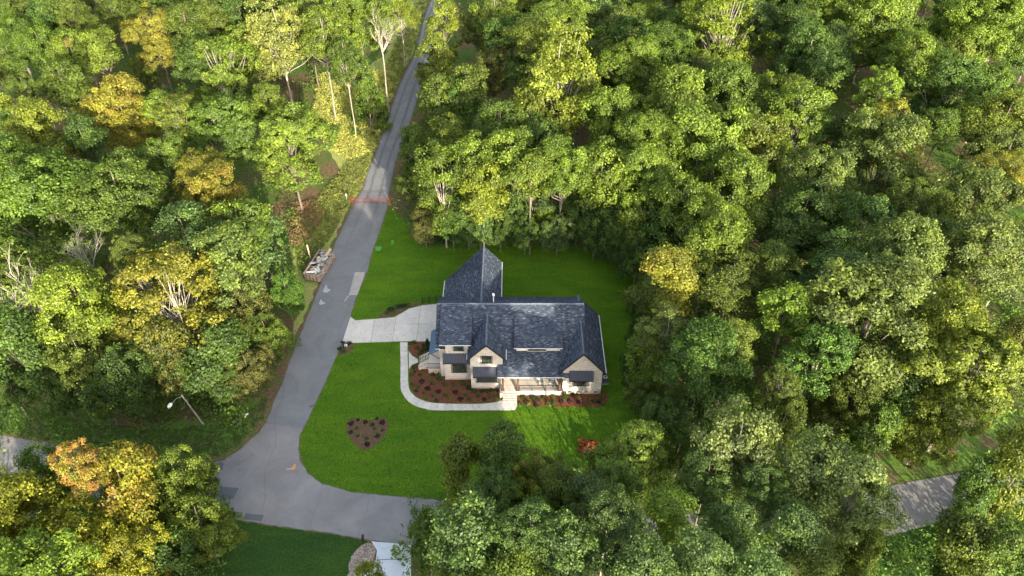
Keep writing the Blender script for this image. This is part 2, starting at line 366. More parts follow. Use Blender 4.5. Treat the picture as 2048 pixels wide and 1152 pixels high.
def ribbon(name, a, b, z, mat, jit=0.05, n=240):
    a = resample(a, n); b = resample(b, n); v = []; f = []
    for p, q in zip(a, b):
        d = Vector(q)-Vector(p); d.normalize(); e = rj.uniform(-jit, jit); e2 = rj.uniform(-jit, jit)
        v += [(p[0]+d.x*e, p[1]+d.y*e, z), (q[0]+d.x*e2, q[1]+d.y*e2, z)]
    me = bpy.data.meshes.new(name); me.from_pydata(v, [], [[2*i, 2*i+1, 2*i+3, 2*i+2] for i in range(n-1)]); me.update()
    bm = bmesh.new(); bm.from_mesh(me)
    for fc in bm.faces:
        if fc.normal.z < 0: fc.normal_flip()
    bm.to_mesh(me); bm.free()
    uvl = me.uv_layers.new(name='UVMap')
    for p in me.polygons:
        for li in p.loop_indices:
            vi = me.loops[li].vertex_index; uvl.data[li].uv = (vi % 2, (vi//2)/n*40)
    return tag(link(name, me, None, mat), kind='structure')
r_side = ribbon('side_road', wl, wr, 0.020, M['asph'], 0.07)
r_side['label'] = 'narrow grey asphalt lane running past the lawn into the forest'
north_a = [(-420,790),(-200,835),(0,871),(102,887),(238,907),(330,921),(415,930),(449,920),(483,896),(517,865),(532,846)]
north_b = [(608,853),(600,870),(597,888),(599,920),(616,947),(646,969),(706,985),(794,993),(853,998),(1000,1014),(1200,1024),(1400,1024),(1600,1008),(1764,975),(1860,957),(1935,943),(2048,917),(2300,850),(2600,780)]
south = [(2700,850),(2350,930),(2048,1005),(1892,1041),(1771,1073),(1600,1100),(1400,1116),(1200,1118),(1000,1108),(818,1089),(742,1081),(712,1075),(648,1064),(560,1053),(459,1037),(300,1011),(150,986),(0,963),(-200,928),(-450,880)]
cross = W(north_a)[:-1] + W([(532,846),(608,853)]) + W(north_b)[1:] + W(south)
setting('cross_road', cross, 0.016, M['asph2'], 'grey cross road and junction in front of the lawn', sm=False, amp=0.07, step=0.6)

# lawns and verges
lawn_px = [(776,416),(786,417),(804,436),(822,470),(842,493),(880,491),(930,480),(965,468),(1010,472),(1060,483),(1110,492),(1200,500),(1255,520),(1276,560),(1280,620),(1272,700),(1258,740),(1275,790),(1300,840),(1290,900),(1240,960),(1120,1000),(1000,1012),(853,996)]
lawn_px += [(794,991),(706,983),(648,967),(618,945),(602,920),(600,888),(602,870),(611,853),(640,789),(661,743),(677,706),(687,681),(704,628),(716,590),(736,543),(743,514),(758,469)]
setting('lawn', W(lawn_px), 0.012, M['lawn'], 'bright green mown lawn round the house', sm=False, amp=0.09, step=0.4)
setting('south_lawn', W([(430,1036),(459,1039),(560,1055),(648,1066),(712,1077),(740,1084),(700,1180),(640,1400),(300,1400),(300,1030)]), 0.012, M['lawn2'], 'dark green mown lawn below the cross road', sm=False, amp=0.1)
setting('verge', W([(-300,740),(0,790),(60,800),(150,835),(230,850),(330,845),(420,835),(480,800),(530,770),(565,720),(580,715),(560,765),(543,805),(527,846),(512,865),(480,894),(447,917),(413,927),(238,904),(102,884),(0,868),(-300,812)]), 0.004, M['verge'], 'rough grass strip with fallen leaves along the cross road', sm=False, amp=0.3, step=1.0)
setting('lane_verge', W([(705,405),(722,378),(731,350),(751,300),(768,250),(798,167),(825,113),(845,43),(860,0),(800,0),(790,60),(770,110),(700,150),(640,160),(620,220),(650,290),(690,350),(640,400),(600,440),(585,500),(590,560),(600,600),(590,660),(588,698),(605,655),(620,617),(638,573),(647,543),(661,505),(680,463)]), 0.0055, M['field'], 'sunlit weedy strip beside the lane', sm=False, amp=0.4, step=1.0)
setting('right_verge', W([(1700,910),(1800,850),(1900,800),(2048,790),(2300,760),(2300,845),(2048,914),(1935,940),(1860,954),(1764,972),(1650,1000)]), 0.005, M['verge'], 'brown and green verge beside the road on the right', sm=False, amp=0.3, step=1.0)
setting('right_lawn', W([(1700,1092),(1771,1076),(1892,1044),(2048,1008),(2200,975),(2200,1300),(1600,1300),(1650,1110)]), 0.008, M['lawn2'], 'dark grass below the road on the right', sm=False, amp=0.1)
setting('leaf_bank', W([(588,700),(575,745),(560,770),(545,805),(530,846),(512,870),(480,899),(448,923),(418,934),(400,920),(440,900),(480,860),(510,820),(530,780),(560,720)]), 0.012, M['litter'], 'brown leaf litter on the corner of the junction', sm=False, amp=0.25)

# driveway and front walk, slab by slab
def clip(poly, axis, lo, hi):
    bm = bmesh.new(); f = bm.faces.new([bm.verts.new((p[0], p[1], 0)) for p in poly])
    for val, inner in ((lo, True), (hi, False)):
        no = Vector((1, 0, 0)) if axis == 0 else Vector((0, 1, 0))
        bmesh.ops.bisect_plane(bm, geom=bm.verts[:]+bm.edges[:]+bm.faces[:], plane_co=no*val, plane_no=no, clear_inner=inner, clear_outer=not inner)
    out = [(v.co.x, v.co.y) for v in bm.faces[:][0].verts] if len(bm.faces) else None
    bm.free(); return out
drive = tag(empty('driveway', gp(760, 660)), 'pale concrete driveway from the lane to the left side of the house', 'driveway')
dpoly = W([(701,634),(711,641),(755,638),(788,635),(803,627),(818,618),(845,611),(890,607),(890,683),(800,683),(706,686),(684,687)])
drive_loc = drive.location.copy()
cuts = [-30, -19.1, -16.2, -12.95, -5]
for a, b in zip(cuts, cuts[1:]):
    q = clip(dpoly, 0, a+0.018, b-0.018)
    if q:
        if a >= -16.3:
            for c, d in ((70, 78.9), (78.9, 90)):
                r = clip(q, 1, c+0.02, d-0.02)
                if r: sheet('slab', [(x-drive_loc.x, y-drive_loc.y) for x, y in r], 0.05, M['conc'], drive, 0.06)
        else: sheet('slab', [(x-drive_loc.x, y-drive_loc.y) for x, y in q], 0.05, M['conc'], drive, 0.06)
walk = tag(empty('front_walk', gp(809, 740)), 'pale curved concrete walk from the driveway to the front steps', 'walkway')
wo_ = walk.location.copy()
wL = smooth(W([(800,685),(801,730),(801,774),(806,789),(815.5,802),(830,812),(850,818),(869,820.8),(940,821),(1020,820.5),(1031,818),(1034.5,812)]), 5, False)
wR = smooth(W([(815,685),(816,730),(817.5,774),(828,791),(838,797.5),(850,802.5),(866,806),(903,808),(960,808),(990,805),(1004,801),(1022,799.6)]), 5, False)
nW = 27
aL = resample(wL, nW*4+1); aR = resample(wR, nW*4+1)
for i in range(nW):
    p = aL[i*4:i*4+5]; q = aR[i*4:i*4+5][::-1]
    cx = sum(t[0] for t in p+q)/10; cy = sum(t[1] for t in p+q)/10
    sheet('slab', [(cx+(x-cx)*0.982-wo_.x, cy+(y-cy)*0.982-wo_.y) for x, y in p+q], 0.045, M['conc'], walk, 0.055)
for pl in ([(817.5,702),(824,712),(836,719),(836,725),(824,730),(818,738)],):
    sheet('slab', [(x-wo_.x, y-wo_.y) for x, y in W(pl)], 0.045, M['conc'], walk, 0.055)
sheet('slab', [(x-wo_.x, y-wo_.y) for x, y in W([(1006,799.6),(1034,799.6),(1034.3,812),(1031,818),(1024,820),(1006,806)])], 0.05, M['conc'], walk, 0.06)
bed_B = W([(823,731),(819,745),(820,774),(830,789),(840,796),(852,801),(868,804.5),(904,806.5),(960,806.5),(990,803.5),(1003,799),(1007,793),(1007,760),(945,745),(900,735),(858,722),(845,722)])
setting('mulch_bed', bed_B, 0.024, M['mulch'], 'wide reddish mulch bed between the curved walk and the house', sm=False, amp=0.05)
setting('mulch_bed', W([(818,684),(817,701),(823,710),(836,717),(866,700),(866,684)]), 0.024, M['mulch'], 'small mulch bed between the driveway and the side steps', sm=False, amp=0.05)
setting('mulch_bed', W([(1036,785),(1036,802),(1050,811),(1080,813),(1110,814),(1150,813),(1190,815),(1210,810),(1216,798),(1210,780)]), 0.024, M['mulch'], 'mulch bed under the porch and the right gable', sm=False, amp=0.10)
setting('mulch_bed', smooth(W([(692,862),(697,842),(712,836),(729,841),(745,840),(762,835),(775,841),(777,854),(769.5,870),(753,889),(736,899),(721,898.5),(703.5,881.5)]), 3), 0.024, M['mulch2'], 'heart shaped mulch bed in the front lawn', sm=False, amp=0.06, step=0.3)
setting('mulch_bed', W([(755,636),(768,622),(785,613),(805,607),(850,605),(843,609),(816,616),(801,625),(788,633)]), 0.024, M['mulch2'], 'mulch strip behind the driveway', sm=False, amp=0.06)
setting('mulch_bed', W([(678,704),(686,689),(709,688),(706,699),(694,709),(676,710)]), 0.024, M['mulch2'], 'small mulch patch round the mailbox', sm=False, amp=0.08)
gv = setting('gravel_bed', smooth(W([(736,1085),(748,1092),(751,1103),(748,1116),(742,1128),(728,1150),(690,1200),(680,1180),(698,1146),(697,1130),(704,1112),(718,1094)]), 2), 0.024, M['gravel'], 'river gravel bed beside the lower driveway', sm=False, amp=0.05)
d2 = tag(empty('lower_driveway', gp(785, 1110)), 'pale blue grey concrete driveway at the bottom of the picture', 'driveway')
o2 = d2.location.copy()
for pl in ([(743,1083),(822,1090),(822,1117),(752,1119),(754,1101)], [(751,1120.5),(822,1118.5),(822,1190),(700,1190),(742,1135)]):
    sheet('slab', [(x-o2.x, y-o2.y) for x, y in W(pl)], 0.04, M['conc2'], d2, 0.05)
# patches, marks
def mark(name, pl, mat, label, cat, z=0.026, sm=False, group=None):
    pts = W(pl); pts = smooth(pts, 3) if sm else pts
    cx = sum(p[0] for p in pts)/len(pts); cy = sum(p[1] for p in pts)/len(pts)
    o = sheet(name, [(x-cx, y-cy) for x, y in rough_edge(pts, 0.3, 0.025)], 0, mat); o.location = (cx, cy, z)
    o['kind'] = 'structure'; o['label'] = label
    return o
z5 = lambda L: [(560+x/3.387, 360+y/3.387) for x, y in L]
z7 = lambda L: [(x/2.94, 760+y/2.94) for x, y in L]
mark('asphalt_patch', z5([(508,625),(575,625),(560,680),(525,780),(465,780)]), M['patch2'], 'pale tan patch on the right edge of the lane', 'patch')
mark('asphalt_patch', z5([(465,780),(472,782),(440,824),(432,822)]), M['patch2'], 'thin pale streak trailing below the tan patch', 'patch')
mark('asphalt_patch', z7([(1290,628),(1405,636),(1375,700),(1285,690)]), M['patch'], 'dark square asphalt patch in the junction', 'patch')
mark('asphalt_patch', z7([(1225,490),(1312,484),(1310,530),(1222,530)]), M['patch'], 'dark asphalt patch by the corner of the verge', 'patch')
mark('asphalt_patch', z7([(1215,575),(1297,575),(1288,630),(1215,640)]), M['patch'], 'dark asphalt patch next to the yellow roadside tree', 'patch')
mark('asphalt_patch', z7([(1445,785),(1552,795),(1535,832),(1425,820)]), M['patch'], 'dark asphalt strip on the lower edge of the cross road', 'patch')
mark('asphalt_patch', z7([(1350,770),(1430,782),(1410,815),(1340,812)]), M['patch'], 'dark asphalt strip under the yellow roadside tree', 'patch')
mark('utility_marking', z7([(1683,522),(1720,516),(1728,494),(1740,492),(1733,528),(1684,528)]), M['orange'], 'orange painted corner mark on the junction', 'road marking')
mark('concrete_splash', z5([(290,755),(305,720),(316,710),(322,735),(342,742),(338,752),(318,764),(296,762)]), M['chip'], 'larger white splash on the lane', 'mark')
mark('concrete_splash', z5([(264,843),(272,812),(280,808),(284,822),(308,832),(300,840),(276,846)]), M['chip'], 'smaller white splash on the lane nearer the house', 'mark')
mark('manhole_cover', [(617,813),(620,810.5),(625,809.5),(628,811),(626,814),(621,815.5)], M['acgrey'], 'round dark cover in the lane above the junction', 'cover', sm=True)

# ------------------------------------------------------------------ the house
house = tag(empty('brick_house', (0, 72, 0)), 'pale brick two storey house with dark blue grey shingle roofs on the lawn', 'house')
HO = Vector((0, 72, 0))
class HB(MB):
    def obj(s, name, mat, parent=None, uv=True):
        off = HO
        v = [tuple(Vector(p)-off) for p in s.v]
        return build(name, v, s.f, mat, parent or house, uv)
SL = 0.65; EY, EZ = 65.6, 3.5; RY = 73.45; RZ = EZ + SL*(RY-EY)
mainz = lambda y: EZ + SL*(y-EY)
def roof(pts, th=0.16, mat='shingle', name='roof', parent=None):
    return HB().prism(pts, (0, 0, -th)).obj(name, M[mat], parent)
# wall bodies
def body(pts, vec, name='wall', mat='brick'): return HB().prism(pts, vec).obj(name, M[mat])
# middle body, a profile pushed along x
w0 = body([(-9.1, 69.0, 0), (-9.1, 78.2, 0), (-9.1, 78.2, mainz(68.7)-0.3), (-9.1, RY, RZ-0.22), (-9.1, 69.0, mainz(69)-0.2)], (17.9, 0, 0))
w1 = body([(6.3, 66.02, 0), (11.12, 66.02, 0), (11.12, 66.02, 4.35), (8.6, 66.02, 7.2), (6.3, 66.02, 4.45)], (0, 10.3, 0))       # right wing
w2 = body([(-5.13, 66.92, 0), (-1.15, 66.92, 0), (-1.15, 66.92, 5.55), (-3.12, 66.92, 7.72), (-5.13, 66.92, 5.6)], (0, 3.5, 0))    # middle gable
w3 = HB().box(-8.53, -5.14, 68.47, 69.3, 0, 4.5).box(-8.25, -5.4, 68.47, 70.4, 4.5, 6.38).obj('wall', M['brick'])
w4 = body([(-9.0, 76, 0), (-1.7, 76, 0), (-1.7, 76, 5.0), (-3.95, 76, 7.75), (-9.0, 76, 2.3)], (0, 9.95, 0))                         # rear wing
w5 = HB().box(-8.95, -4.5, 76.1, 82.0, 0, 4.9).obj('wall', M['brick'])
for x0, x1, y in ((6.3, 11.15, 65.98), (-5.15, -1.13, 66.88), (-8.56, -5.14, 68.43)):
    HB().box(x0, x1, y, y+0.03, 0, 0.28).obj('footing', M['foot'])
# main roof
roof([(-1.75, EY, EZ), (8.2, EY, EZ), (9.1, 68.7, mainz(68.7)), (9.1, RY, RZ), (-9.5, RY, RZ), (-9.5, 68.6, mainz(68.6)), (-1.75, 68.6, mainz(68.6))]) if False else None
rf_main = roof([(-1.75, EY, EZ), (9.1, EY, EZ), (9.1, 68.7, mainz(68.7)), (-1.75, 68.7, mainz(68.7))])
rf_up = roof([(-9.5, 68.6, mainz(68.6)), (9.1, 68.6, mainz(68.6)), (9.1, RY, RZ), (-9.5, RY, RZ)], 0.158)
rf_back = roof([(-9.5, RY, RZ), (9.1, RY, RZ), (9.1, 78.7, RZ-SL*5.25), (-9.5, 78.7, RZ-SL*5.25)], 0.162)
def ridge(p, q, parent, r=0.11):
    n = max(2, int((Vector(q)-Vector(p)).length/0.3)); mb = HB(); P0 = Vector(p); Q = Vector(q); rr = random.Random(int(p[0]*10+p[1]))
    d = (Q-P0)/n; side = Vector((0, 0, 1)).cross(d).normalized()
    for i in range(n):
        a = P0+d*i; b = P0+d*(i+0.94); u = Vector((0, 0, 0.05+rr.uniform(0, 0.02))); sgn = side*r; dn = Vector((0, 0, -0.07))
        mb.add([a+sgn+dn, a+u, a-sgn+dn, b+sgn+dn, b+u, b-sgn+dn], [[0,1,4,3],[1,2,5,4],[0,2,1],[3,4,5],[0,3,5,2]])
    return mb.obj('ridge_cap', M['cap'], parent)
ridge((-9.5, RY, RZ), (9.1, RY, RZ), rf_up, 0.14)
def gutter(p, q, parent, r=0.065, mat='gutter'): return HB().tube([p, q], r, 6).obj('gutter', M[mat], parent)
gutter((-1.8, EY-0.05, EZ-0.08), (6.45, EY-0.05, EZ-0.08), rf_main, 0.06)
gutter((-9.5, 68.56, mainz(68.6)-0.07), (-8.4, 68.56, mainz(68.6)-0.07), rf_up, 0.05)
# wing roofs: gable with ridge along y
def gable(xr, zr, xl, zl, xq, zq, y0, y1, th=0.15, trim=True, y0t=None):
    a = roof([(xl, y0, zl), (xr, y0, zr), (xr, y1, zr), (xl, y1, zl)], th)
    b = roof([(xr, y0, zr), (xq, y0, zq), (xq, y1, zq), (xr, y1, zr)], th+0.002)
    ridge((xr, y0, zr), (xr, y1, zr), a)
    if trim:                                                # dark barge boards along the rake
        for (xa, za, xb, zb) in ((xl, zl, xr, zr), (xr, zr, xq, zq)):
            HB().prism([(xa, y0-0.03, za-0.24), (xb, y0-0.03, zb-0.24), (xb, y0-0.03, zb+0.03), (xa, y0-0.03, za+0.03)], (0, 0.06, 0)).obj('barge_board', M['trim'], a)
    return a, b
gR = gable(8.6, 7.38, 5.72, 4.02, 11.5, 3.95, 65.72, 76.5)
gutter((11.53, 65.8, 3.9), (11.53, 76.4, 3.9), gR[1], 0.08)
gM = gable(-3.12, 7.95, -5.5, 5.45, -0.74, 5.45, 66.62, 72.4)
gutter((-0.72, 66.7, 5.42), (-0.72, 68.4, 5.42), gM[1], 0.06); gutter((-5.52, 66.7, 5.42), (-5.52, 67.6, 5.42), gM[0], 0.05)
gB = gable(-3.95, 8.0, -9.1, 2.3, -1.42, 5.2, 74.0, 86.3)
gutter((-1.40, 76.5, 5.15), (-1.40, 86.2, 5.15), gB[1], 0.07)
rs = roof([(-9.25, 75.5, 5.0), (-9.25, 82.3, 5.0), (-4.6, 82.3, 7.3), (-4.6, 75.5, 7.3)], 0.14)
gutter((-9.27, 75.6, 4.96), (-9.27, 82.3, 4.96), rs, 0.07)
# shed dormers
rl = roof([(-8.95, 68.1, 6.5), (-5.0, 68.1, 6.5), (-5.0, RY-0.1, RZ+0.03), (-8.95, RY-0.1, RZ+0.03)], 0.15)
HB().prism([(-8.9, 68.5, 6.3), (-8.9, 72.5, 8.1), (-8.9, 68.5, 5.4)], (3.6, 0, 0)).obj('dormer_cheek', M['trim'], rl)
gutter((-8.95, 68.07, 6.44), (-5.0, 68.07, 6.44), rl, 0.05)
rc_ = roof([(0.25, 67.95, 6.15), (6.25, 67.95, 6.15), (6.25, 72.0, 7.68), (0.25, 72.0, 7.68)], 0.17)
HB().prism([(0.55, 68.35, 5.1), (0.55, 71.5, 7.2), (0.55, 68.35, 6.1)], (5.4, 0, 0)).obj('dormer_wall', M['siding'], rc_)
for x in (0.235, 6.215): HB().prism([(x, 67.95, 6.17), (x, 72.0, 7.70), (x, 72.0, 7.45), (x, 67.95, 5.75)], (0.05, 0, 0)).obj('dormer_shadow_strip', M['trim'], rc_)  # dark strips added down the dormer sides to draw their shadow line
for x in (-8.985,): HB().prism([(x, 68.1, 6.52), (x, RY-0.2, RZ), (x, RY-0.2, RZ-0.3), (x, 68.1, 6.2)], (0.05, 0, 0)).obj('dormer_shadow_strip', M['trim'], rl)  # left dormer: its side shadow drawn as a dark strip too
gutter((0.25, 67.92, 6.08), (6.25, 67.92, 6.08), rc_, 0.05)
# chimney pipes and vents
HB().tube([(-2.35, 74.3, 7.7), (-2.35, 74.3, 9.25)], 0.07, 8).tube([(-2.35, 74.3, 9.2), (-2.35, 74.3, 9.45)], 0.15, 8).obj('flue_pipe', M['gutter'])
for x, y, z in ((-6.9, 78.6, 6.35), (10.3, 70.2, 5.4)): HB().tube([(x, y, z-0.3), (x, y, z+0.25)], 0.07, 8).obj('vent_pipe', M['acgrey'])
# awnings with standing seams
def awning(x0, x1, y, zt, out, zb, mat='metal', brackets=True):
    a = HB().prism([(x0, y, zt), (x1, y, zt), (x1, y-out, zb), (x0, y-out, zb)], (0, 0, -0.08))
    n = int((x1-x0)/0.4); sd = Vector((0, -out, zb-zt))
    for i in range(n+1):
        x = x0+0.02+(x1-x0-0.04)*i/n
        a.prism([(x-0.02, y, zt), (x+0.02, y, zt), (x+0.02, y-out, zb), (x-0.02, y-out, zb)], (0, 0, 0.05))
    o = a.obj('awning', M[mat])
    HB().box(x0-0.02, x1+0.02, y-out-0.05, y-out+0.01, zb-0.16, zb+0.0).obj('fascia', M['trim'], o)
    if brackets:
        for x in (x0+0.12, x1-0.12):
            HB().tube([(x, y-0.02, zb-0.75), (x, y-out+0.1, zb-0.12)], 0.05, 4).obj('bracket', M['wood'], o)
    return o
awning(-8.6, -5.2, 68.47, 4.72, 0.75, 3.75)
awning(-4.85, -1.78, 66.92, 3.95, 0.85, 3.02)
awning(7.02, 10.0, 66.02, 4.18, 0.85, 3.30)
# windows
def window(x0, x1, z0, z1, y, n, grid=True):
    fr = HB(); t = 0.07
    fr.box(x0-t, x1+t, y-0.06, y, z0-t, z0).box(x0-t, x1+t, y-0.06, y, z1, z1+t).box(x0-t, x0, y-0.06, y, z0, z1).box(x1, x1+t, y-0.06, y, z0, z1)
    w = fr.obj('window', M['frame'])
    HB().box(x0-0.14, x1+0.14, y-0.10, y-0.001, z0-t-0.10, z0-t-0.002).obj('sill', M['brick'], w)
    u = (x1-x0)/n
    for i in range(n):
        a = x0+u*i
        HB().box(a+0.05, a+u-0.05, y-0.012, y-0.004, z0+0.01, z1-0.01).obj('pane', M['glass'], w)
        zm = (z0+z1)/2
        HB().box(a+0.05, a+u-0.05, y-0.045, y-0.013, zm-0.03, zm+0.03).obj('rail', M['frame'], w)
        if grid: HB().box(a+u/2-0.014, a+u/2+0.014, y-0.030, y-0.0125, z0+0.01, z1-0.01).obj('muntin', M['frame'], w)
        if i: HB().box(a-0.055, a+0.055, y-0.055, y-0.003, z0, z1).obj('mullion', M['frame'], w)
    return w
window(-7.6, -5.78, 1.35, 2.85, 68.47, 3); window(-7.25, -5.98, 5.22, 6.22, 68.47, 2)
window(-4.45, -1.75, 1.22, 2.62, 66.92, 4); window(-3.78, -2.45, 4.62, 5.78, 66.92, 2)
window(7.6, 9.55, 1.5, 2.9, 66.02, 2)
window(2.0, 4.2, 5.42, 5.75, 68.35, 3, False)
# porch
pf = HB().box(-1.35, 6.29, 65.74, 68.99, 0.62, 0.75).obj('porch_floor', M['porch'])
HB().box(0.62, 6.28, 65.78, 66.0, 0, 0.615).obj('porch_wall', M['stepb'])
HB().box(-1.52, -1.16, 65.30, 66.9, 0, 0.86).obj('porch_wall', M['brick'])
for x in (-1.15, 0.72, 5.95):
    c = HB().box(x-0.13, x+0.13, 65.80, 66.06, 0.76, 3.4).obj('column', M['wood'])
    HB().box(x-0.2, x+0.2, 65.73, 66.13, 0.752, 0.92).obj('column_base', M['wood'], c)
HB().box(-1.5, 6.28, 65.78, 66.05, 3.05, 3.3).obj('porch_beam', M['trim'])
for y in (66.8, 67.6, 68.3): HB().box(-1.3, 6.28, y-0.012, y+0.012, 0.75, 0.752).obj('floor_joint', M['acgrey'], pf)
rail = HB().box(0.86, 5.80, 65.84, 65.90, 1.68, 1.74).box(0.86, 5.80, 65.85, 65.89, 0.86, 0.90).obj('railing', M['iron'])
for i in range(4): x = 0.88+i*4.9/3; HB().box(x-0.03, x+0.03, 65.83, 65.91, 0.755, 1.80).obj('post', M['iron'], rail)
for i in range(44):
    x = 0.95+i*4.78/43; HB().box(x-0.009, x+0.009, 65.86, 65.878, 0.9, 1.68).obj('baluster', M['iron'], rail)
st = HB().box(-1.14, 0.60, 64.58, 64.86, 0.0, 0.15).obj('front_steps', M['stepb'])
for i in range(1, 5): HB().box(-1.14, 0.60, 64.58+0.28*i-0.001, 65.735, 0.15*(i-1)+0.152, 0.15*i+0.15 if i < 4 else 0.72).obj('step', M['stepb'], st)
door = HB().box(-0.75, 0.3, 68.93, 68.985, 0.77, 2.95).obj('front_door', M['wood']); HB().box(0.12, 0.18, 68.86, 68.925, 1.7, 1.9).obj('handle', M['grey'], door)
HB().tube([(-0.2, 66.9, 3.15), (-0.2, 66.9, 3.6)], 0.02, 6).box(-0.34, -0.06, 66.76, 67.04, 2.75, 3.15).obj('lantern', M['iron'])
window(1.6, 3.0, 1.3, 2.8, 68.99, 2)
# foundation vents
for x in (6.62, 7.25, 8.3, 9.35, 10.5): HB().box(x-0.2, x+0.2, 65.955, 65.978, 0.35, 0.5).obj('foundation_vent', M['frame'])
# side porch on the left
sp_ = HB().box(-10.75, -9.12, 69.5, 73.0, 0.0, 0.85).obj('side_porch', M['foot'])
HB().box(-10.8, -9.11, 69.45, 73.05, 0.852, 0.95).obj('porch_floor', M['porch'], sp_)
rl2 = HB().box(-10.76, -9.2, 69.5, 69.55, 1.80, 1.85).box(-10.76, -9.2, 69.5, 69.55, 1.0, 1.03).obj('side_railing', M['iron'])
for i in range(15): x = -10.74+i*1.5/14; HB().box(x-0.01, x+0.01, 69.515, 69.535, 0.96, 1.8).obj('baluster', M['iron'], rl2)
for yy in (70.1, 71.6):
    q = HB().tube([(-10.75, yy, 1.8), (-12.05, yy, 0.95)], 0.045, 5).tube([(-10.75, yy, 1.1), (-12.05, yy, 0.25)], 0.035, 5).obj('stair_rail', M['gutter'])
    for i in range(7):
        t = i/6; x = -10.75-1.3*t; z = 1.8-0.85*t; HB().box(x-0.03, x+0.03, yy-0.02, yy+0.02, z-0.85, z).obj('baluster', M['gutter'], q)
ss = HB().box(-12.1, -11.8, 70.15, 71.55, 0, 0.17).obj('side_steps', M['foot'])
for i in range(1, 5): HB().box(-12.1+0.3*i, -10.81, 70.15, 71.55, 0.17*i+0.001, 0.17*i+0.17).obj('step', M['foot'], ss)
aw = HB().prism([(-9.15, 69.0, 4.75), (-9.15, 73.2, 4.75), (-10.45, 73.2, 4.0), (-10.45, 69.0, 4.0)], (0, 0, -0.1))
for i in range(11):
    y = 69.03+i*0.413; aw.prism([(-9.15, y, 4.75), (-9.15, y+0.06, 4.75), (-10.45, y+0.06, 4.0), (-10.45, y, 4.0)], (0, 0, 0.07))
aw = aw.obj('side_awning', M['bluemetal']); HB().tube([(-9.13, 69.3, 2.9), (-10.3, 69.3, 3.9)], 0.06, 4).obj('bracket', M['wood'], aw)
HB().tube([(-10.35, 72.9, 0.95), (-10.35, 72.9, 4.0)], 0.07, 6).obj('column', M['wood'])

# two chairs and a fern stand on the porch
def chair(x, y, z, rz, label):
    t = tag(empty('porch_chair', (x, y, z), rz), label, 'chair', 'chairs on the front porch')
    MB().box(-0.3, 0.3, -0.3, 0.3, 0.38, 0.48).obj('seat', M['cush'], t)
    MB().prism([(-0.3, 0.26, 0.45), (0.3, 0.26, 0.45), (0.3, 0.42, 1.05), (-0.3, 0.42, 1.05)], (0, 0.06, 0)).obj('backrest', M['cush'], t)
    for sx in (-0.3, 0.3):
        MB().box(sx-0.03, sx+0.03, -0.3, 0.34, 0.6, 0.65).obj('armrest', M['iron'], t)
        for sy in (-0.27, 0.3): MB().box(sx-0.025, sx+0.025, sy-0.025, sy+0.025, 0, 0.6).obj('leg', M['iron'], t)
chair(3.55, 67.0, 0.75, R(15), 'dark porch chair nearer the front door'); chair(5.0, 66.9, 0.75, R(-20), 'porch chair beside the right hand column')
def ac(x, y, label):
    t = tag(empty('air_conditioner', (x, y, 0)), label, 'air conditioner', 'outdoor units at the right gable')
    MB().box(-0.42, 0.42, -0.42, 0.42, 0.0, 0.08).obj('pad', M['conc'], t)
    MB().box(-0.36, 0.36, -0.36, 0.36, 0.082, 0.95).obj('casing', M['acgrey'], t)
    f = MB().tube([(0, 0, 0.955), (0, 0, 1.0)], 0.3, 16).obj('fan_grille', M['grey'], t)
    MB().tube([(0, 0, 1.002), (0, 0, 1.03)], 0.11, 10).obj('fan_hub', M['iron'], f)
ac(11.85, 68.0, 'grey outdoor cooling unit by the right wall, front one'); ac(11.85, 69.3, 'grey outdoor cooling unit by the right wall, rear one')
HO = Vector((0, 0, 0))

# ------------------------------------------------------------------ foliage meshes
def quad_mesh(name, V, Fq, col, mat):
    """V (n,4,3) leaf corners, col (n,3) tint"""
    n = len(V); me = bpy.data.meshes.new(name)
    me.vertices.add(n*4); me.vertices.foreach_set('co', V.reshape(-1).astype(np.float32))
    me.loops.add(n*4); me.loops.foreach_set('vertex_index', np.arange(n*4, dtype=np.int32))
    me.polygons.add(n); me.polygons.foreach_set('loop_start', np.arange(0, n*4, 4, dtype=np.int32)); me.polygons.foreach_set('loop_total', np.full(n, 4, dtype=np.int32))
    me.update(calc_edges=True)
    ca = me.color_attributes.new(name='tint', type='FLOAT_COLOR', domain='POINT')
    c = np.ones((n, 4, 4), dtype=np.float32); c[:, :, :3] = col[:, None, :]
    ca.data.foreach_set('color', c.reshape(-1)); me.materials.append(mat)
    return me
def leaves(P, N, size, rng, tint, aspect=0.62, jit=0.6):
    n = len(P); N = N + rng.normal(0, jit, (n, 3)); N /= np.linalg.norm(N, axis=1, keepdims=True)
    A = np.cross(N, rng.normal(0, 1, (n, 3))); A /= np.linalg.norm(A, axis=1, keepdims=True); B = np.cross(N, A)
    s = size * rng.uniform(0.65, 1.3, (n, 1)); fold = N * s * 0.18
    return np.stack([P - A*s, P - B*s*aspect + fold, P + A*s, P + B*s*aspect + fold], 1)
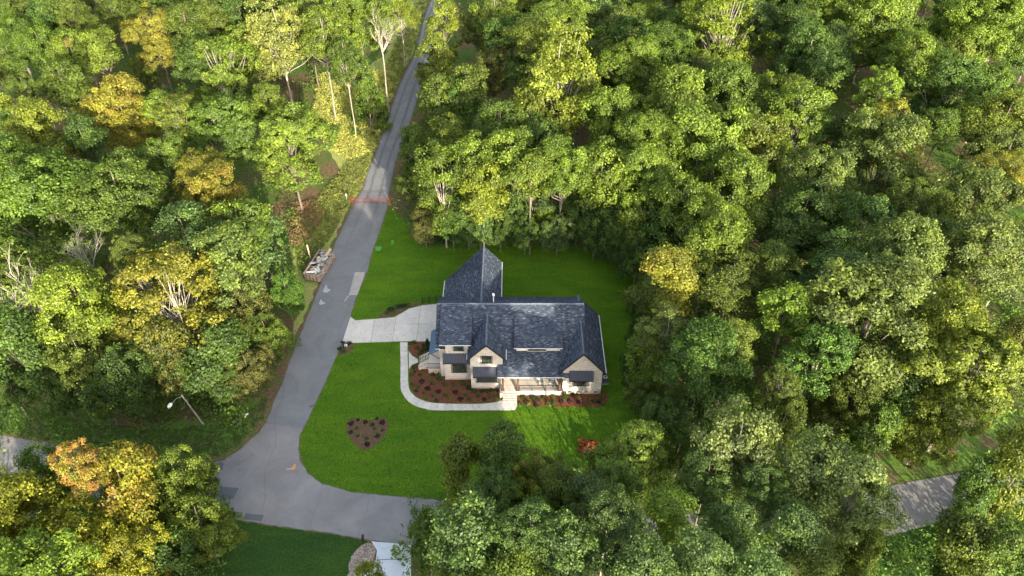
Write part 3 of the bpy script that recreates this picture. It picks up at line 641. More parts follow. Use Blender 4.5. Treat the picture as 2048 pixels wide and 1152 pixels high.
def make_crown(name, seed, Rn, rz, nclump, nleaf, leaf, clump=0.24, low=-0.45, open_=0.0, lobes=5, top=1.0, jit=0.6, shape='dome', mat='leaf', droop=0.0):
    rng = np.random.default_rng(seed)
    # a crown is a few big lobes, each lobe a set of clumps, each clump a set of leaves
    L = []
    for i in range(lobes*2):
        zz = rng.uniform(-0.62, 0.62); a = 2.4*i + rng.uniform(-.5, .5); d = np.sqrt(max(0.05, 1-(zz*1.25)**2))*rng.uniform(0.32, 0.68)
        L.append((d*np.cos(a), d*np.sin(a), zz*rz, rng.uniform(0.26, 0.42)))
    L.append((rng.uniform(-.15, .15), rng.uniform(-.15, .15), 0.5*rz, 0.42)); L.append((0, 0, 0.0, 0.5)); L = np.array(L)
    C = []
    while len(C) < nclump:
        if shape == 'cone':
            h = rng.uniform(0, 1)**1.35; rr = (1-h)**0.8*rng.uniform(0.55, 1.0); a = rng.uniform(0, 2*np.pi)
            C.append((rr*np.cos(a), rr*np.sin(a), (h*2-1)*rz, rr, np.cos(a)*0.7, np.sin(a)*0.7, 0.6)); continue
        if shape == 'column':
            h = rng.uniform(-1, 1); rr = np.sqrt(max(0, 1-abs(h)**2.6))*rng.uniform(0.5, 1.0); a = rng.uniform(0, 2*np.pi)
            C.append((rr*np.cos(a), rr*np.sin(a), h*rz, rr, np.cos(a)*0.8, np.sin(a)*0.8, 0.5)); continue
        l = L[rng.integers(len(L))]; d = rng.normal(0, 1, 3); d /= np.linalg.norm(d)
        if d[2] < low: continue
        rr = l[3]*rng.uniform(0.6, 1.3)
        p = np.array([l[0]+d[0]*rr, l[1]+d[1]*rr, l[2]+d[2]*rr*max(0.8, rz*0.85)])
        # clumps that sit inside another lobe are never seen
        ins = [((p[0]-m[0])**2+(p[1]-m[1])**2+((p[2]-m[2])/max(0.8, rz*0.85))**2) < (m[3]*0.66)**2 for m in L]
        if any(ins): continue
        C.append((*p, rr, *d))
    C = np.array(C); cen = C[:, :3]*Rn; nrm = C[:, 4:7]; jit = jit*1.2
    if open_ > 0:
        keep = rng.uniform(0, 1, len(cen)) > open_; cen = cen[keep]; nrm = nrm[keep]
    P = []; N = []; T = []
    for i, (c, d) in enumerate(zip(cen, nrm)):
        k = int(nleaf*rng.uniform(0.6, 1.45)); cr = clump*Rn*rng.uniform(0.45, 1.5)
        if shape == 'cone': cr *= 0.9
        q = rng.normal(0, 1, (k, 3)); q /= np.linalg.norm(q, axis=1, keepdims=True)
        dd = q@d; q[dd < -0.25] *= -1
        rad = cr*rng.uniform(0.1, 1.0, (k, 1))**0.6*rng.uniform(0.8, 1.25, (k, 1)); pos = c + q*rad*np.array([1, 1, 0.72])
        pos[:, 2] -= droop*rad[:, 0]*(q[:, 0]**2+q[:, 1]**2)
        P.append(pos); N.append(q*0.75 + d*0.45 + np.array([0, 0, 0.45]))
        g_ = rng.uniform(0, 1); hgt = c[2]/(rz*Rn)*0.22
        T.append(np.stack([rng.uniform(0, 1, k), np.full(k, g_), np.clip(np.full(k, rng.uniform(0, 0.85)+hgt)+rng.uniform(-.12, .12, k), 0, 1)], 1))
    P = np.concatenate(P); N = np.concatenate(N); T = np.concatenate(T)
    V = leaves(P, N, leaf, rng, T, jit=jit)
    return quad_mesh(name, V, None, T, M[mat]), cen
def make_limbs(name, seed, cen, Rn, rz, mat, n=14, thick=0.045, fork=0.75):
    """limbs from the stem top to the clumps; the crown centre is the origin"""
    rng = random.Random(seed); mb = MB(); idx = list(range(len(cen))); rng.shuffle(idx)
    z0 = -rz*Rn*0.95
    mb.tube([(0, 0, z0-0.2), (0.02*Rn, 0, z0*0.5), (0, 0.03*Rn, rz*Rn*0.3), (0.03*Rn, 0, rz*Rn*0.75)], [thick*Rn, thick*Rn*0.8, thick*Rn*0.5, thick*Rn*0.15], 6)
    for j in idx[:n]:
        e = Vector(cen[j]); t = rng.uniform(0.1, 0.6); s = Vector((0, 0, z0 + (e.z - z0)*t*0.7))
        m1 = s.lerp(e, 0.5) + Vector((rng.uniform(-.06, .06), rng.uniform(-.06, .06), -0.06))*Rn
        r0 = thick*Rn*rng.uniform(0.35, 0.6)
        mb.tube([s, m1, e], [r0, r0*0.6, r0*0.2], 4, False)
        for q in range(3):
            k = idx[(j*7+q*3) % len(idx)]; e2 = Vector(cen[k])
            if (e2-e).length < Rn*fork: mb.tube([m1, m1.lerp(e2, 0.55)+Vector((0, 0, -0.03*Rn)), e2], [r0*0.5, r0*0.32, r0*0.12], 3, False)
    me_o = build(name, mb.v, mb.f, M[mat], None, False); me = me_o.data; bpy.data.objects.remove(me_o); return me
def stem_mesh(name, seed, mat, r0=0.05, r1=0.035, bend=0.03):
    """a stem of unit height, z from 0 to 1 (stretched to the height it needs)"""
    rng = random.Random(seed); pts = []; rad = []
    for i in range(7):
        t = i/6; pts.append((math.sin(t*5+seed)*bend*t*(1-t)*4, math.cos(t*4+seed)*bend*t*(1-t)*4, t)); rad.append(r0+(r1-r0)*t + (0.02 if i == 0 else 0))
    mb = MB().tube(pts, rad, 8); o = build(name, mb.v, mb.f, M[mat], None, False); me = o.data; bpy.data.objects.remove(o); return me
STEM = {'bark': [stem_mesh('trunk', i, 'bark') for i in range(3)], 'pale': [stem_mesh('trunk', i+3, 'pale') for i in range(3)]}
KIT = {}
def kit(key, seed, Rn, rz, nc, nl, leaf, bark='bark', nlimb=10, thick=0.045, **kw):
    me, cen = make_crown('crown', seed, Rn, rz, nc, nl, leaf, **kw)
    KIT.setdefault(key, []).append((me, make_limbs('branches', seed, cen, Rn, rz, bark, nlimb, thick), Rn, rz, bark))
for s_ in range(3): kit('o1', 10+s_, 3.2, 1.3, 75, 200, 0.122, clump=0.27, lobes=3)
for s_ in range(4): kit('o2', 20+s_, 5.5, 1.15, 190, 200, 0.140, clump=0.175, lobes=5)
for s_ in range(3): kit('o3', 30+s_, 8.0, 0.95, 330, 212, 0.167, clump=0.145, lobes=7)
for s_ in range(3): kit('s', 40+s_, 6.0, 1.05, 260, 118, 0.149, 'pale', 40, 0.024, clump=0.15, lobes=5, open_=0.25, low=-0.8)
for s_ in range(3): kit('f', 50+s_, 5.5, 1.1, 260, 153, 0.122, clump=0.15, lobes=6, jit=1.0, low=-0.8, droop=0.2)
for s_ in range(2): kit('d', 55+s_, 5.5, 1.0, 300, 141, 0.135, clump=0.125, lobes=3, jit=0.35, low=-0.6)
for s_ in range(2): kit('p', 60+s_, 2.6, 2.0, 110, 141, 0.126, clump=0.25, shape='cone', jit=0.9)
for s_ in range(2): kit('c', 70+s_, 2.2, 2.2, 100, 153, 0.122, clump=0.30, shape='column')
for s_ in range(3): kit('t', 80+s_, 4.5, 1.35, 160, 153, 0.140, 'pale', 22, 0.034, clump=0.19, lobes=5, open_=0.1, low=-0.9)
# leafless crowns: branching twigs with a few leaves
def bare_kit(seed, Rn, rz, nl=0.0):
    rng = random.Random(seed); mb = MB(); tips = []
    def grow(p, d, L, r, lev):
        q = p
        for k in range(3):
            d = (d + Vector((rng.uniform(-1, 1), rng.uniform(-1, 1), rng.uniform(-.6, 1)))*0.16).normalized(); e = q + d*L/3
            mb.tube([q, e], [r*(1-k*0.18), r*(0.82-k*0.18)], 4 if lev < 2 else 3, False); q = e
            if lev < 4:
                for _ in range(rng.choice((1, 1, 2))):
                    a = (d + Vector((rng.uniform(-1, 1), rng.uniform(-1, 1), rng.uniform(-.35, .8)))*0.85).normalized()
                    grow(q, a, L*rng.uniform(0.55, 0.75), r*0.5, lev+1)
        tips.append(q)
    z0 = -rz*Rn
    for k in range(4): grow(Vector((0, 0, z0)), Vector((rng.uniform(-.7, .7), rng.uniform(-.7, .7), 1)).normalized(), Rn*0.85, 0.035*Rn, 1)
    o = build('branches', mb.v, mb.f, M['pale'], None, False); me = o.data; bpy.data.objects.remove(o)
    rg = np.random.default_rng(seed); T3 = np.array([t[:] for t in tips]); P = np.repeat(T3[rg.uniform(0, 1, len(T3)) < 0.35], 5, 0); P = P + rg.normal(0, 0.18*1, P.shape)
    tt = rg.uniform(0, 1, (len(P), 3)); V = leaves(P, np.tile([0, 0, 1.0], (len(P), 1)), 0.16, rg, tt)
    KIT.setdefault('b', []).append((quad_mesh('crown', V, None, tt, M['leaf']), me, Rn, rz, 'pale'))
bare_kit(1, 5.0, 0.9); bare_kit(2, 4.0, 0.9)

C_ = dict(G=(0.078, 0.128, 0.022), L=(0.108, 0.160, 0.024), D=(0.060, 0.106, 0.023), B=(0.074, 0.124, 0.036), Y=(0.132, 0.174, 0.024), GO=(0.165, 0.172, 0.026),
          OL=(0.080, 0.115, 0.022), OY=(0.108, 0.146, 0.024), BR=(0.090, 0.100, 0.028), PG=(0.104, 0.142, 0.036), PY=(0.160, 0.180, 0.050), SV=(0.120, 0.160, 0.052), R_=(0.30, 0.07, 0.03), BG=(0.066, 0.126, 0.022), LM=(0.108, 0.168, 0.022), PK=(0.2, 0.13, 0.08), YY=(0.178, 0.192, 0.022))
CN = dict(G='mid green', L='light green', D='dark green', B='blue green', Y='yellow green', GO='golden', OL='olive green', OY='olive yellow', BR='brownish green', PG='pale green', PY='pale yellow', SV='silvery green', R_='red', BG='bright green', LM='lime green', PK='dusty pink', YY='bright yellow')
SN = dict(o='broadleaf tree', s='open branched tree', f='feathery tree', d='dense domed tree', p='conifer', c='narrow columnar tree', t='tall slender tree', b='leafless tree')
trng = random.Random(11); TREES = []
def place_tree(x, y, h, r, style, colk, a=0.0, name=None, group='trees of the forest'):
    key = style
    if style == 'o': key = 'o1' if r < 4.1 else ('o2' if r < 6.6 else 'o3')
    cm, lm, Rn, rz, bark = trng.choice(KIT[key]); s = r*1.17/Rn; ax, ay = trng.uniform(0.9, 1.12), trng.uniform(0.9, 1.12)
    sz = s*trng.uniform(0.92, 1.08); rzw = rz*Rn*sz
    if h < 16 and style in 'of' and rzw*2 < h*0.92: sz *= h*0.92/(rzw*2); rzw = h*0.46
    if rzw*2 > h*0.94: sz *= h*0.94/(rzw*2); rzw = rz*Rn*sz
    zc = h - rzw; base = zc - rzw*0.95
    nm = {'p': 'conifer_tree', 'c': 'columnar_tree', 'b': 'bare_tree'}.get(style, 'broadleaf_tree')
    rz_ = trng.uniform(0, 6.28)
    e = empty(nm, (x, y, 0), rz_); tag(e, None, 'tree', group)
    st_ = bpy.data.objects.new('trunk', trng.choice(STEM[bark])); COL.objects.link(st_); st_.parent = e; k = Rn*s*0.62; st_.scale = (k, k, max(0.3, base+0.25)); 
    lb = bpy.data.objects.new('branches', lm); COL.objects.link(lb); lb.parent = e; lb.location = (0, 0, zc); lb.scale = (s*ax, s*ay, sz)
    cr = bpy.data.objects.new('crown', cm); COL.objects.link(cr); cr.parent = e; cr.location = (0, 0, zc); cr.scale = (s*ax, s*ay, sz)
    c = C_[colk]; j = trng.uniform(0.88, 1.12); jg = trng.uniform(0.95, 1.05)
    cr.color = (min(1, c[0]*j), min(1, c[1]*j*jg), c[2]*j, a)
    TREES.append(dict(o=e, x=x, y=y, h=h, r=r, style=style, col=colk, name=name, a=a))
    return e
def tree_px(u, v, rp, style='o', col='G', h=21.0, a=0.0, name=None):
    rzg = {'o': 1.1, 's': 1.05, 'f': 1.1, 'd': 1.0, 'p': 2.0, 'c': 2.2, 't': 1.35, 'b': 0.9}[style]
    zc = h*0.7
    for _ in range(4):
        p = gp(u, v, zc); dep = px(*p)[2]; r = rp*dep/FPX; zc = h - (h*0.46 if h < 16 and style in 'of' else min(rzg*r, h*0.47))
    p = gp(u, v, zc)
    if abs(p.x+37.9) < 4.2 and 54 < p.y < 64.4: p.y = 64.6
    return place_tree(p.x, p.y, h, r, style, col, a, name)

HAND = """
30 75 45 o G 21
83 35 38 o D 20
78 85 36 o G 20
140 92 36 o L 20 .25 | light green tree with pinkish left side
142 22 46 f OL 21
197 92 38 o L 20 | light green tree left of the red shrub
310 65 54 d GO 19 | round golden tree at the upper left
372 48 42 o OL 21
437 150 76 s L 20 | light green tree with pale limbs
52 180 40 d OL 19
132 165 44 o OL 20
240 215 66 o GO 19 .35 | orange tipped golden tree
70 270 66 o Y 20 | yellow green tree at the left edge
165 272 42 o D 17
357 235 46 s OY 18 .2 | olive yellow tree with pale twigs
325 215 32 o L 17
285 152 24 f OL 10
433 268 78 d G 18 | wide dense green dome
395 345 48 s GO 18 .15 | straggly golden tree
440 395 60 o GO 18 .25 | golden tree left of the lane clearing
85 390 92 o G 21 | broad green oak at the left edge
235 385 75 o G 21 | broad green oak beside the golden tree
25 330 50 o G 20
575 280 74 d L 19 | bright green dome beside the weedy strip
535 205 36 o L 18
555 62 68 s PY 24 | tall pale yellow tree over bare trunks
645 70 46 t L 23 | tall slender tree above the clearing
690 120 38 t G 20 | slender tree with bare white stem
715 30 52 o L 21
612 25 45 o L 21
760 60 40 b L 20 | leafless pale tree beside the lane
800 20 34 t Y 17
734 185 33 p G 14 | lone pine at the edge of the lane
415 25 44 o OL 21
478 20 40 o D 20
478 448 56 o L 18
470 95 30 b L 12
555 120 30 f OL 9
40 590 78 b L 18 | big leafless tree with pale twisting limbs
10 520 50 f OL 17
155 600 84 o Y 19 | large yellow green tree beside the leafless tree
348 600 96 s GO 19 .12 | large golden tree with pale forked limbs
258 502 36 f OL 18
458 515 62 o PG 19 | pale green oak in the left forest
372 470 56 o B 18
528 505 50 o B 15 | blue green tree left of the dumpster
505 440 38 d G 17
572 585 36 f BG 10 | small bright green tree below the dumpster
490 625 60 f BR 13
175 735 62 f OL 14
258 765 62 f D 13
50 715 66 o D 15
120 782 34 f D 9
330 750 48 o BR 14
370 795 40 o D 10 | dark green tree behind the street lamp
430 745 62 o D 13
496 745 46 f BR 9
535 675 40 f OL 9
440 795 36 f D 8
300 800 34 f G 8
205 788 36 f G 10
20 775 38 f D 9
168 500 40 b L 17
155 932 50 t GO 17 .85 | red tipped maple at the lower left
265 1000 66 o YY 15 .38 | yellow maple with orange sprays
95 962 40 o G 12
45 1060 88 o YY 15 | big yellow green tree in the lower left corner
170 1085 62 o YY 13 .1
365 972 66 f OY 12 | feathery olive yellow tree at the roadside
408 1060 66 f OY 11
255 1130 80 f YY 13
350 1130 50 o D 10
1005 892 50 o G 17 | mid green oak leaning over the lower edge of the lawn
938 972 52 o OY 15 .1 | olive yellow tree on the edge of the lawn
1078 968 66 f OY 17 .35 | olive tree with rusty tints at the foot of the lawn
935 1070 78 o B 24 | large blue green oak over the cross road
1062 1060 64 f B 24
752 1200 32 o Y 13 | yellow green tree beside the gravel
925 1150 58 o L 20
855 1090 32 o D 14
1272 912 74 d L 16 .1 | rounded light green tree below the right lawn corner
1347 1030 54 o LM 21 | bright yellow green tree among blue green oaks
1230 1060 64 f B 24
1165 1010 56 o B 19
1480 870 74 o SV 21 | silvery tree nearest the house
1640 925 66 o SV 20 | silvery tree in the middle of the right foreground
1712 990 70 o SV 20 | silvery tree above the right hand road
1415 955 56 f B 17
1530 975 56 f B 18
1455 1050 52 o B 17
1600 1055 56 o B 18
1500 1140 62 o B 19
1700 1120 48 f OL 14
1630 1120 46 o OL 16
1395 1120 62 o B 23
1290 1130 62 o B 24
1130 1090 66 o B 24
1030 1145 60 o L 22
2022 965 56 o OY 15 | olive yellow tree at the right edge
1945 985 40 o D 12
1915 1125 58 o OL 15
2010 1085 56 o G 16
1350 545 56 o GO 18 .25 | golden tree behind the right lawn
1462 571 70 f OL 17 .1
1556 526 42 o OL 17
1425 470 82 o L 20 | broad light green tree above the golden one
1310 610 42 o OL 12
1575 620 48 o LM 17 | small lime green tree right of the house
1335 665 56 s PG 15 .08 | thin pale green tree with bare twigs by the lawn
1293 735 46 o L 11
1412 733 80 o BG 16 | wide bright green tree right of the house
1468 682 46 s OY 16
1640 715 66 t BG 17
1561 765 42 s OL 14
1741 630 104 o PG 21 | huge pale green oak on the right
1800 505 78 o PG 21
1905 625 62 o Y 20
1945 735 98 d Y 19 | large yellow tree on the right
1850 860 60 f Y 12
1980 500 76 o PG 21
1687 812 60 f OL 13
1735 875 50 o G 11
1800 815 50 o D 11
2035 700 55 f BR 14
1380 845 52 f D 11
1560 865 52 f OL 12
1458 62 82 s Y 22 | open yellow tree at the top right
1338 110 52 o G 20
1617 112 66 o D 20
1740 52 86 o L 22 | wide light green tree at the top right
1822 118 46 o L 21
1762 185 44 t L 21
1775 252 64 d GO 18 | domed golden tree in the right forest
1882 255 36 o G 18
1967 54 76 o L 22
1900 165 62 o D 20
2005 245 70 o OY 20 .15 | olive yellow tree with orange tints at the right edge
2020 345 50 s GO 19
1342 205 76 o L 21 | dense light green oak right of the sycamore
1467 190 70 o G 21
1400 295 80 o L 21
1517 280 52 o OY 20 .12
1600 230 58 t L 21
1490 375 76 o L 20
1765 322 88 o PG 20 | dusky pale green tree in the right forest
1640 345 62 o PG 20
1950 400 80 o PG 20
1838 410 52 f OL 18
1600 445 78 o D 17
1730 445 68 o D 17
887 60 26 c Y 16 | narrow yellow green column beside the lane
868 135 30 c OY 13 | lower columnar cedar beside the lane
990 28 44 t L 21
1118 150 96 s Y 25 .05 | tall yellow sycamore with white limbs
1060 75 40 o OY 21
1130 25 52 o L 21
1030 95 54 o D 18
940 165 42 o OL 17
985 150 30 f BR 15
1265 125 54 o L 20
880 225 34 c OL 14
925 220 34 o BG 15
900 300 36 c OY 13
885 365 62 t L 18 | light green tree behind the red gate
945 310 44 o L 18
1020 305 52 o L 19
1000 245 46 o G 17
965 375 50 o Y 17
1062 345 44 o L 18
1125 340 58 o L 19 | light green tree behind the rear lawn
1205 335 56 o L 19
1295 355 62 o L 19
1230 232 66 o L 20
1300 275 64 o L 20
1075 270 40 o D 16
1180 400 36 o L 14
830 300 26 c G 10
838 375 34 f OL 9
1010 425 38 o D 11
1155 435 42 f D 10 | dark green tree hanging over the rear lawn
1215 450 42 o D 11
935 440 46 o D 10
868 425 44 f BR 8 | brownish thicket beside the gate
850 462 24 f BR 6
1282 460 48 o OY 14
1325 490 50 o D 13
1087 445 22 f LM 8 | slim lime green sapling at the rear lawn
1070 420 36 o B 11
1260 400 46 o D 13
1370 400 56 o L 19
1290 545 36 f G 9
1270 600 26 f G 5
1290 680 30 f G 6
1290 800 38 f OL 7
1330 860 44 f B 10
995 985 52 t D 18
1130 985 48 t OL 18
1225 975 50 t G 18
1085 1040 50 o G 17
1350 935 46 f D 14
905 448 36 f D 9
960 452 34 f B 9
1000 458 32 f D 8
1050 462 32 f D 8
1115 466 34 f B 8
1190 470 34 f D 9
1240 482 34 f D 10
1275 515 34 f D 10
"""
for ln in HAND.strip().split('\n'):
    a_, _, nm = ln.partition('|'); q = a_.split()
    tree_px(float(q[0]), float(q[1]), float(q[2]), q[3], q[4], float(q[5]), float(q[6]) if len(q) > 6 else 0.0, nm.strip() or None)

# the rest of the wood: fills between the trees above, clear of all open ground
KEEP = [[(-20,862),(240,905),(112,908),(60,950),(-20,985)],  # outlines of open ground in the photograph
    [(840,-40),(930,-40),(880,90),(860,180),(825,290),(800,400),(800,425),(860,485),(965,462),(1200,490),(1290,530),(1290,620),(1275,740),(1320,840),(1290,880),(1180,960),(860,1000),(800,1100),(820,1170),(440,1170),(450,1030),(400,935),(240,925),(-10,900),(-10,790),(150,830),(300,860),(450,860),(530,790),(590,690),(590,600),(585,500),(590,430),(700,360),(640,260),(625,180),(690,140),(780,130),(820,60)],
    [(1740,900),(1850,880),(1930,870),(2060,840),(2060,900),(1960,940),(1890,1060),(1760,1100),(1740,1000)],
    [(590,390),(680,330),(760,400),(700,560),(600,640)]]
def inside(u, v, poly):
    c = False; n = len(poly)
    for i in range(n):
        (x1, y1), (x2, y2) = poly[i], poly[(i+1) % n]
        if (y1 > v) != (y2 > v) and u < (x2-x1)*(v-y1)/(y2-y1)+x1: c = not c
    return c
def clear(x, y, h, r):
    for z in (0.3, h*0.35, h*0.7, h):
        for dx in (-r*0.85, 0, r*0.85):
            u, v, d = px(x+dx, y, z)
            if any(inside(u, v, k) for k in KEEP): return False
    return True
def ground_free(x, y):
    u, v, d = px(x, y, 0); return not any(inside(u, v, k) for k in KEEP)
fr = random.Random(3); nfill = 0
GRID = [(x, y) for y in np.arange(32, 216, 6.2) for x in np.arange(-150, 151, 6.2)]
fr.shuffle(GRID)
for gx, gy in GRID:
    x = gx+fr.uniform(-2.6, 2.6); y = gy+fr.uniform(-2.6, 2.6)
    u, v, d = px(x, y, 12)
    if not (-190 < u < 2240) or v > 1500 or v < -330: continue
    placed = False
    if not (-60 < u < 2110) or v > 1200 or nfill >= 120: continue
    h = fr.uniform(14, 18.5); r = h*fr.uniform(0.24, 0.31)
    if any((t['x']-x)**2+(t['y']-y)**2 < ((t['r']+r)*0.74)**2 for t in TREES) or not clear(x, y, h, r*1.25): continue
    place_tree(x, y, h, r, fr.choice('oooft'), fr.choice(['G', 'G', 'D', 'D', 'L', 'OL', 'B', 'OY', 'PG']), fr.choice([0, 0, 0, 0.1])); nfill += 1
print('fill', nfill, 'hand', len(TREES)-nfill)
# tall wood on the near side, below the lower edge of the picture
NEAR = []
for gy in np.arange(-30, 40, 10):
    for gx in np.arange(-30, 42, 10.5):
        x = gx+fr.uniform(-2.5, 2.5); y = gy+fr.uniform(-2.5, 2.5)
        h = fr.uniform(24, 28.5) if (x > -9 and y < 6) or x > -1 else fr.uniform(12, 15.5)
        r = fr.uniform(5.4, 7.0)
        if 14 < y < 32 and 6 < x < 32: r = fr.uniform(3.5, 4.0); h = fr.uniform(22.5, 24.5)
        if abs(x) < 7 and abs(y) < 8: continue
        if any((t['x']-x)**2+(t['y']-y)**2 < ((t['r']+r)*0.62)**2 for t in TREES): continue
        if not clear(x, y, h, r): continue
        if px(x, y, h)[1] < 1200: continue
        if x < -4 and y > 20: continue
        if y < 20 and abs(x-(4.5+0.404*(60-y))) < 8.8: continue
        NEAR.append(place_tree(x, y, h, r, 'o', fr.choice(['G', 'D', 'B']), 0.0, None, 'tall trees south of the cross road'))
print('near', len(NEAR))

# ------------------------------------------------------------------ labels that tell the trees apart
USED = set()
LM = [('the house', 0, 72), ('the red gate', -23.5, 109), ('the dumpster', -29, 90.5), ('the street lamp', -37.2, 61), ('the junction', -27, 53), ('the rear lawn', 8, 96), ('the driveway', -17, 79), ('the heart shaped bed', -16.5, 59)]
for t in TREES:
    if t['name']: LM.append(('the ' + t['name'], t['x'], t['y']))
def relation(x, y, lx, ly):
    dx, dy = x-lx, y-ly
    if abs(dx) > abs(dy)*1.6: return 'right of' if dx > 0 else 'left of'
    if abs(dy) > abs(dx)*1.6: return 'behind' if dy > 0 else 'in front of'
    return ('behind and ' if dy > 0 else 'in front and ') + ('right of' if dx > 0 else 'left of')
def unique_label(desc, x, y, marks=None, skip=None):
    L = sorted([m for m in (marks or LM) if m[0] != skip], key=lambda m: (m[1]-x)**2+(m[2]-y)**2)
    def short(n): return n
    for m in L[:5]:
        s = f"{desc} {relation(x, y, m[1], m[2])} {m[0]}"
        if s not in USED and len(s.split()) <= 16: USED.add(s); return s
    for i in range(6):
        for j in range(i+1, 7):
            s = f"{desc} between {L[i][0]} and {L[j][0]}"
            if s not in USED and len(s.split()) <= 16: USED.add(s); return s
    for m in L:
        s = f"{desc} {relation(x, y, m[1], m[2])} {m[0]}"
        if s not in USED and len(s.split()) <= 16: USED.add(s); return s
    return desc
for t in TREES:
    if t['name']:
        s = t['name']
        if len(s.split()) < 4: s += ' in the wood'
        USED.add(s); t['o']['label'] = s
nearset = set(o.name for o in NEAR)
for t in TREES:
    if t['name']: continue
    size = 'low' if t['h'] < 9 else ('young' if t['h'] < 13 else ('broad' if t['r'] > 6.5 else ('tall' if t['h'] > 20.5 else '')))
    d = f"{size} {CN[t['col']]} {SN[t['style']]}".strip()
    if t['o'].name in nearset: t['o']['label'] = 'tall green tree in the wood below the lower edge of the picture'; continue
    t['o']['label'] = unique_label(d, t['x'], t['y'])

# ------------------------------------------------------------------ undergrowth, tufts (nobody could count them)
def scatter(name, pts, size, per, leaf, cols, seed, label, up=0.6, zs=0.8, mat='leaf', color=(0.05, 0.09, 0.025, 0.0), jit=0.8):
    rng = np.random.default_rng(seed); n = len(pts); P0 = np.array(pts)
    S = rng.uniform(size[0], size[1], n)
    k = per; q = rng.normal(0, 1, (n, k, 3)); q /= np.linalg.norm(q, axis=2, keepdims=True); q[:, :, 2] = np.abs(q[:, :, 2])
    rad = rng.uniform(0.3, 1, (n, k, 1))**0.5*S[:, None, None]
    pos = np.zeros((n, k, 3)); pos[:, :, :2] = P0[:, None, :2]; pos += q*rad*np.array([1, 1, zs])
    N = q*0.7+np.array([0, 0, up])
    T = np.stack([rng.uniform(0, 1, (n, k)), np.repeat(rng.uniform(0, 1, (n, 1)), k, 1), np.repeat(rng.uniform(0, 1, (n, 1)), k, 1)], 2).reshape(-1, 3)
    V = leaves(pos.reshape(-1, 3), N.reshape(-1, 3), leaf, rng, T, jit=jit)
    me = quad_mesh(name, V, None, T, M[mat]); o = link(name, me); o.color = color
    tag(o, label, name.replace('_', ' '), kind='stuff'); return o
ur = random.Random(9); pts = []
while len(pts) < 1700:
    u = ur.uniform(-80, 2130); v = ur.uniform(-20, 1170); p = gp(u, v)
    if ground_free(p.x, p.y): pts.append((p.x, p.y, 0))
scatter('undergrowth', pts, (1.0, 2.9), 120, 0.18, None, 1, 'dark green brambles and saplings covering the forest floor', color=(0.085, 0.15, 0.028, 0.1), zs=1.5)
def in_poly_pts(poly, n, rnd):
    us = [p[0] for p in poly]; vs = [p[1] for p in poly]; out = []
    while len(out) < n:
        u = rnd.uniform(min(us), max(us)); v = rnd.uniform(min(vs), max(vs))
        if inside(u, v, poly): p = gp(u, v); out.append((p.x, p.y, 0))
    return out
edge = []
EDGE = [(1288,520),(1292,580),(1290,640),(1284,700),(1268,745),(1290,800),(1318,850),(1300,900)]
for (u0, v0), (u1, v1) in zip(EDGE, EDGE[1:]):
    for k in range(9): t = k/9; p = gp(u0+(u1-u0)*t+ur.uniform(-9, 12), v0+(v1-v0)*t); edge.append((p.x, p.y, 0))
BACK = [(850,488),(930,474),(1000,464),(1100,484),(1200,492),(1262,512)]
for (u0, v0), (u1, v1) in zip(BACK, BACK[1:]):
    for k in range(9): t = k/9; p = gp(u0+(u1-u0)*t, v0+(v1-v0)*t+ur.uniform(-9, 0)); edge.append((p.x, p.y, 0)) if ur.random() < 0.6 else None
scatter('thicket', edge, (1.0, 2.2), 260, 0.17, None, 2, 'dark thicket of leafy saplings along the edge of the lawn', color=(0.045, 0.085, 0.03, 0.05), zs=1.1)
FIELD = [(640,150),(760,145),(790,175),(765,245),(748,300),(700,320),(655,290),(625,230)]
scatter('tall_weeds', in_poly_pts(FIELD, 1500, ur), (0.35, 0.9), 34, 0.13, None, 3, 'sunlit pale green and straw coloured weeds beside the lane', color=(0.38, 0.40, 0.12, 0.0), zs=1.3)
V2 = [(705,400),(722,378),(731,350),(751,300),(700,320),(660,370),(610,420),(590,480),(600,540),(612,560),(640,500),(665,470),(680,440)]
scatter('rough_grass', in_poly_pts(V2, 1500, ur)+in_poly_pts([(770,140),(800,60),(840,0),(858,0),(842,45),(822,113),(796,167),(768,245),(752,296),(745,280)], 1100, ur), (0.2, 0.5), 18, 0.11, None, 4, 'dry olive grass along the edge of the lane', color=(0.17, 0.20, 0.055, 0.05), zs=1.2)
scatter('brush_pile', in_poly_pts([(588,410),(630,400),(650,430),(625,470),(590,500),(578,460)], 200, ur), (0.3, 0.8), 40, 0.12, None, 5, 'pinkish brown brush and brambles above the dumpster', color=(0.27, 0.17, 0.11, 0.1))
scatter('verge_grass', in_poly_pts([(0,800),(150,838),(300,860),(430,850),(500,820),(540,790),(525,840),(480,890),(410,925),(240,902),(100,882),(0,866)], 2600, ur), (0.12, 0.3), 10, 0.08, None, 6, 'rough grass and weeds beside the cross road', color=(0.08, 0.15, 0.03, 0.12), zs=1.0)
# lawn blades near the camera side: short tufts that break up the flat sheet
lp = [(p[0], p[1]) for p in lawn_px]
scatter('lawn_tufts', in_poly_pts(lp, 15000, ur), (0.05, 0.14), 4, 0.06, None, 7, 'short tufts of mown grass all over the lawn', color=(0.075, 0.165, 0.014, 0.0), zs=0.6)

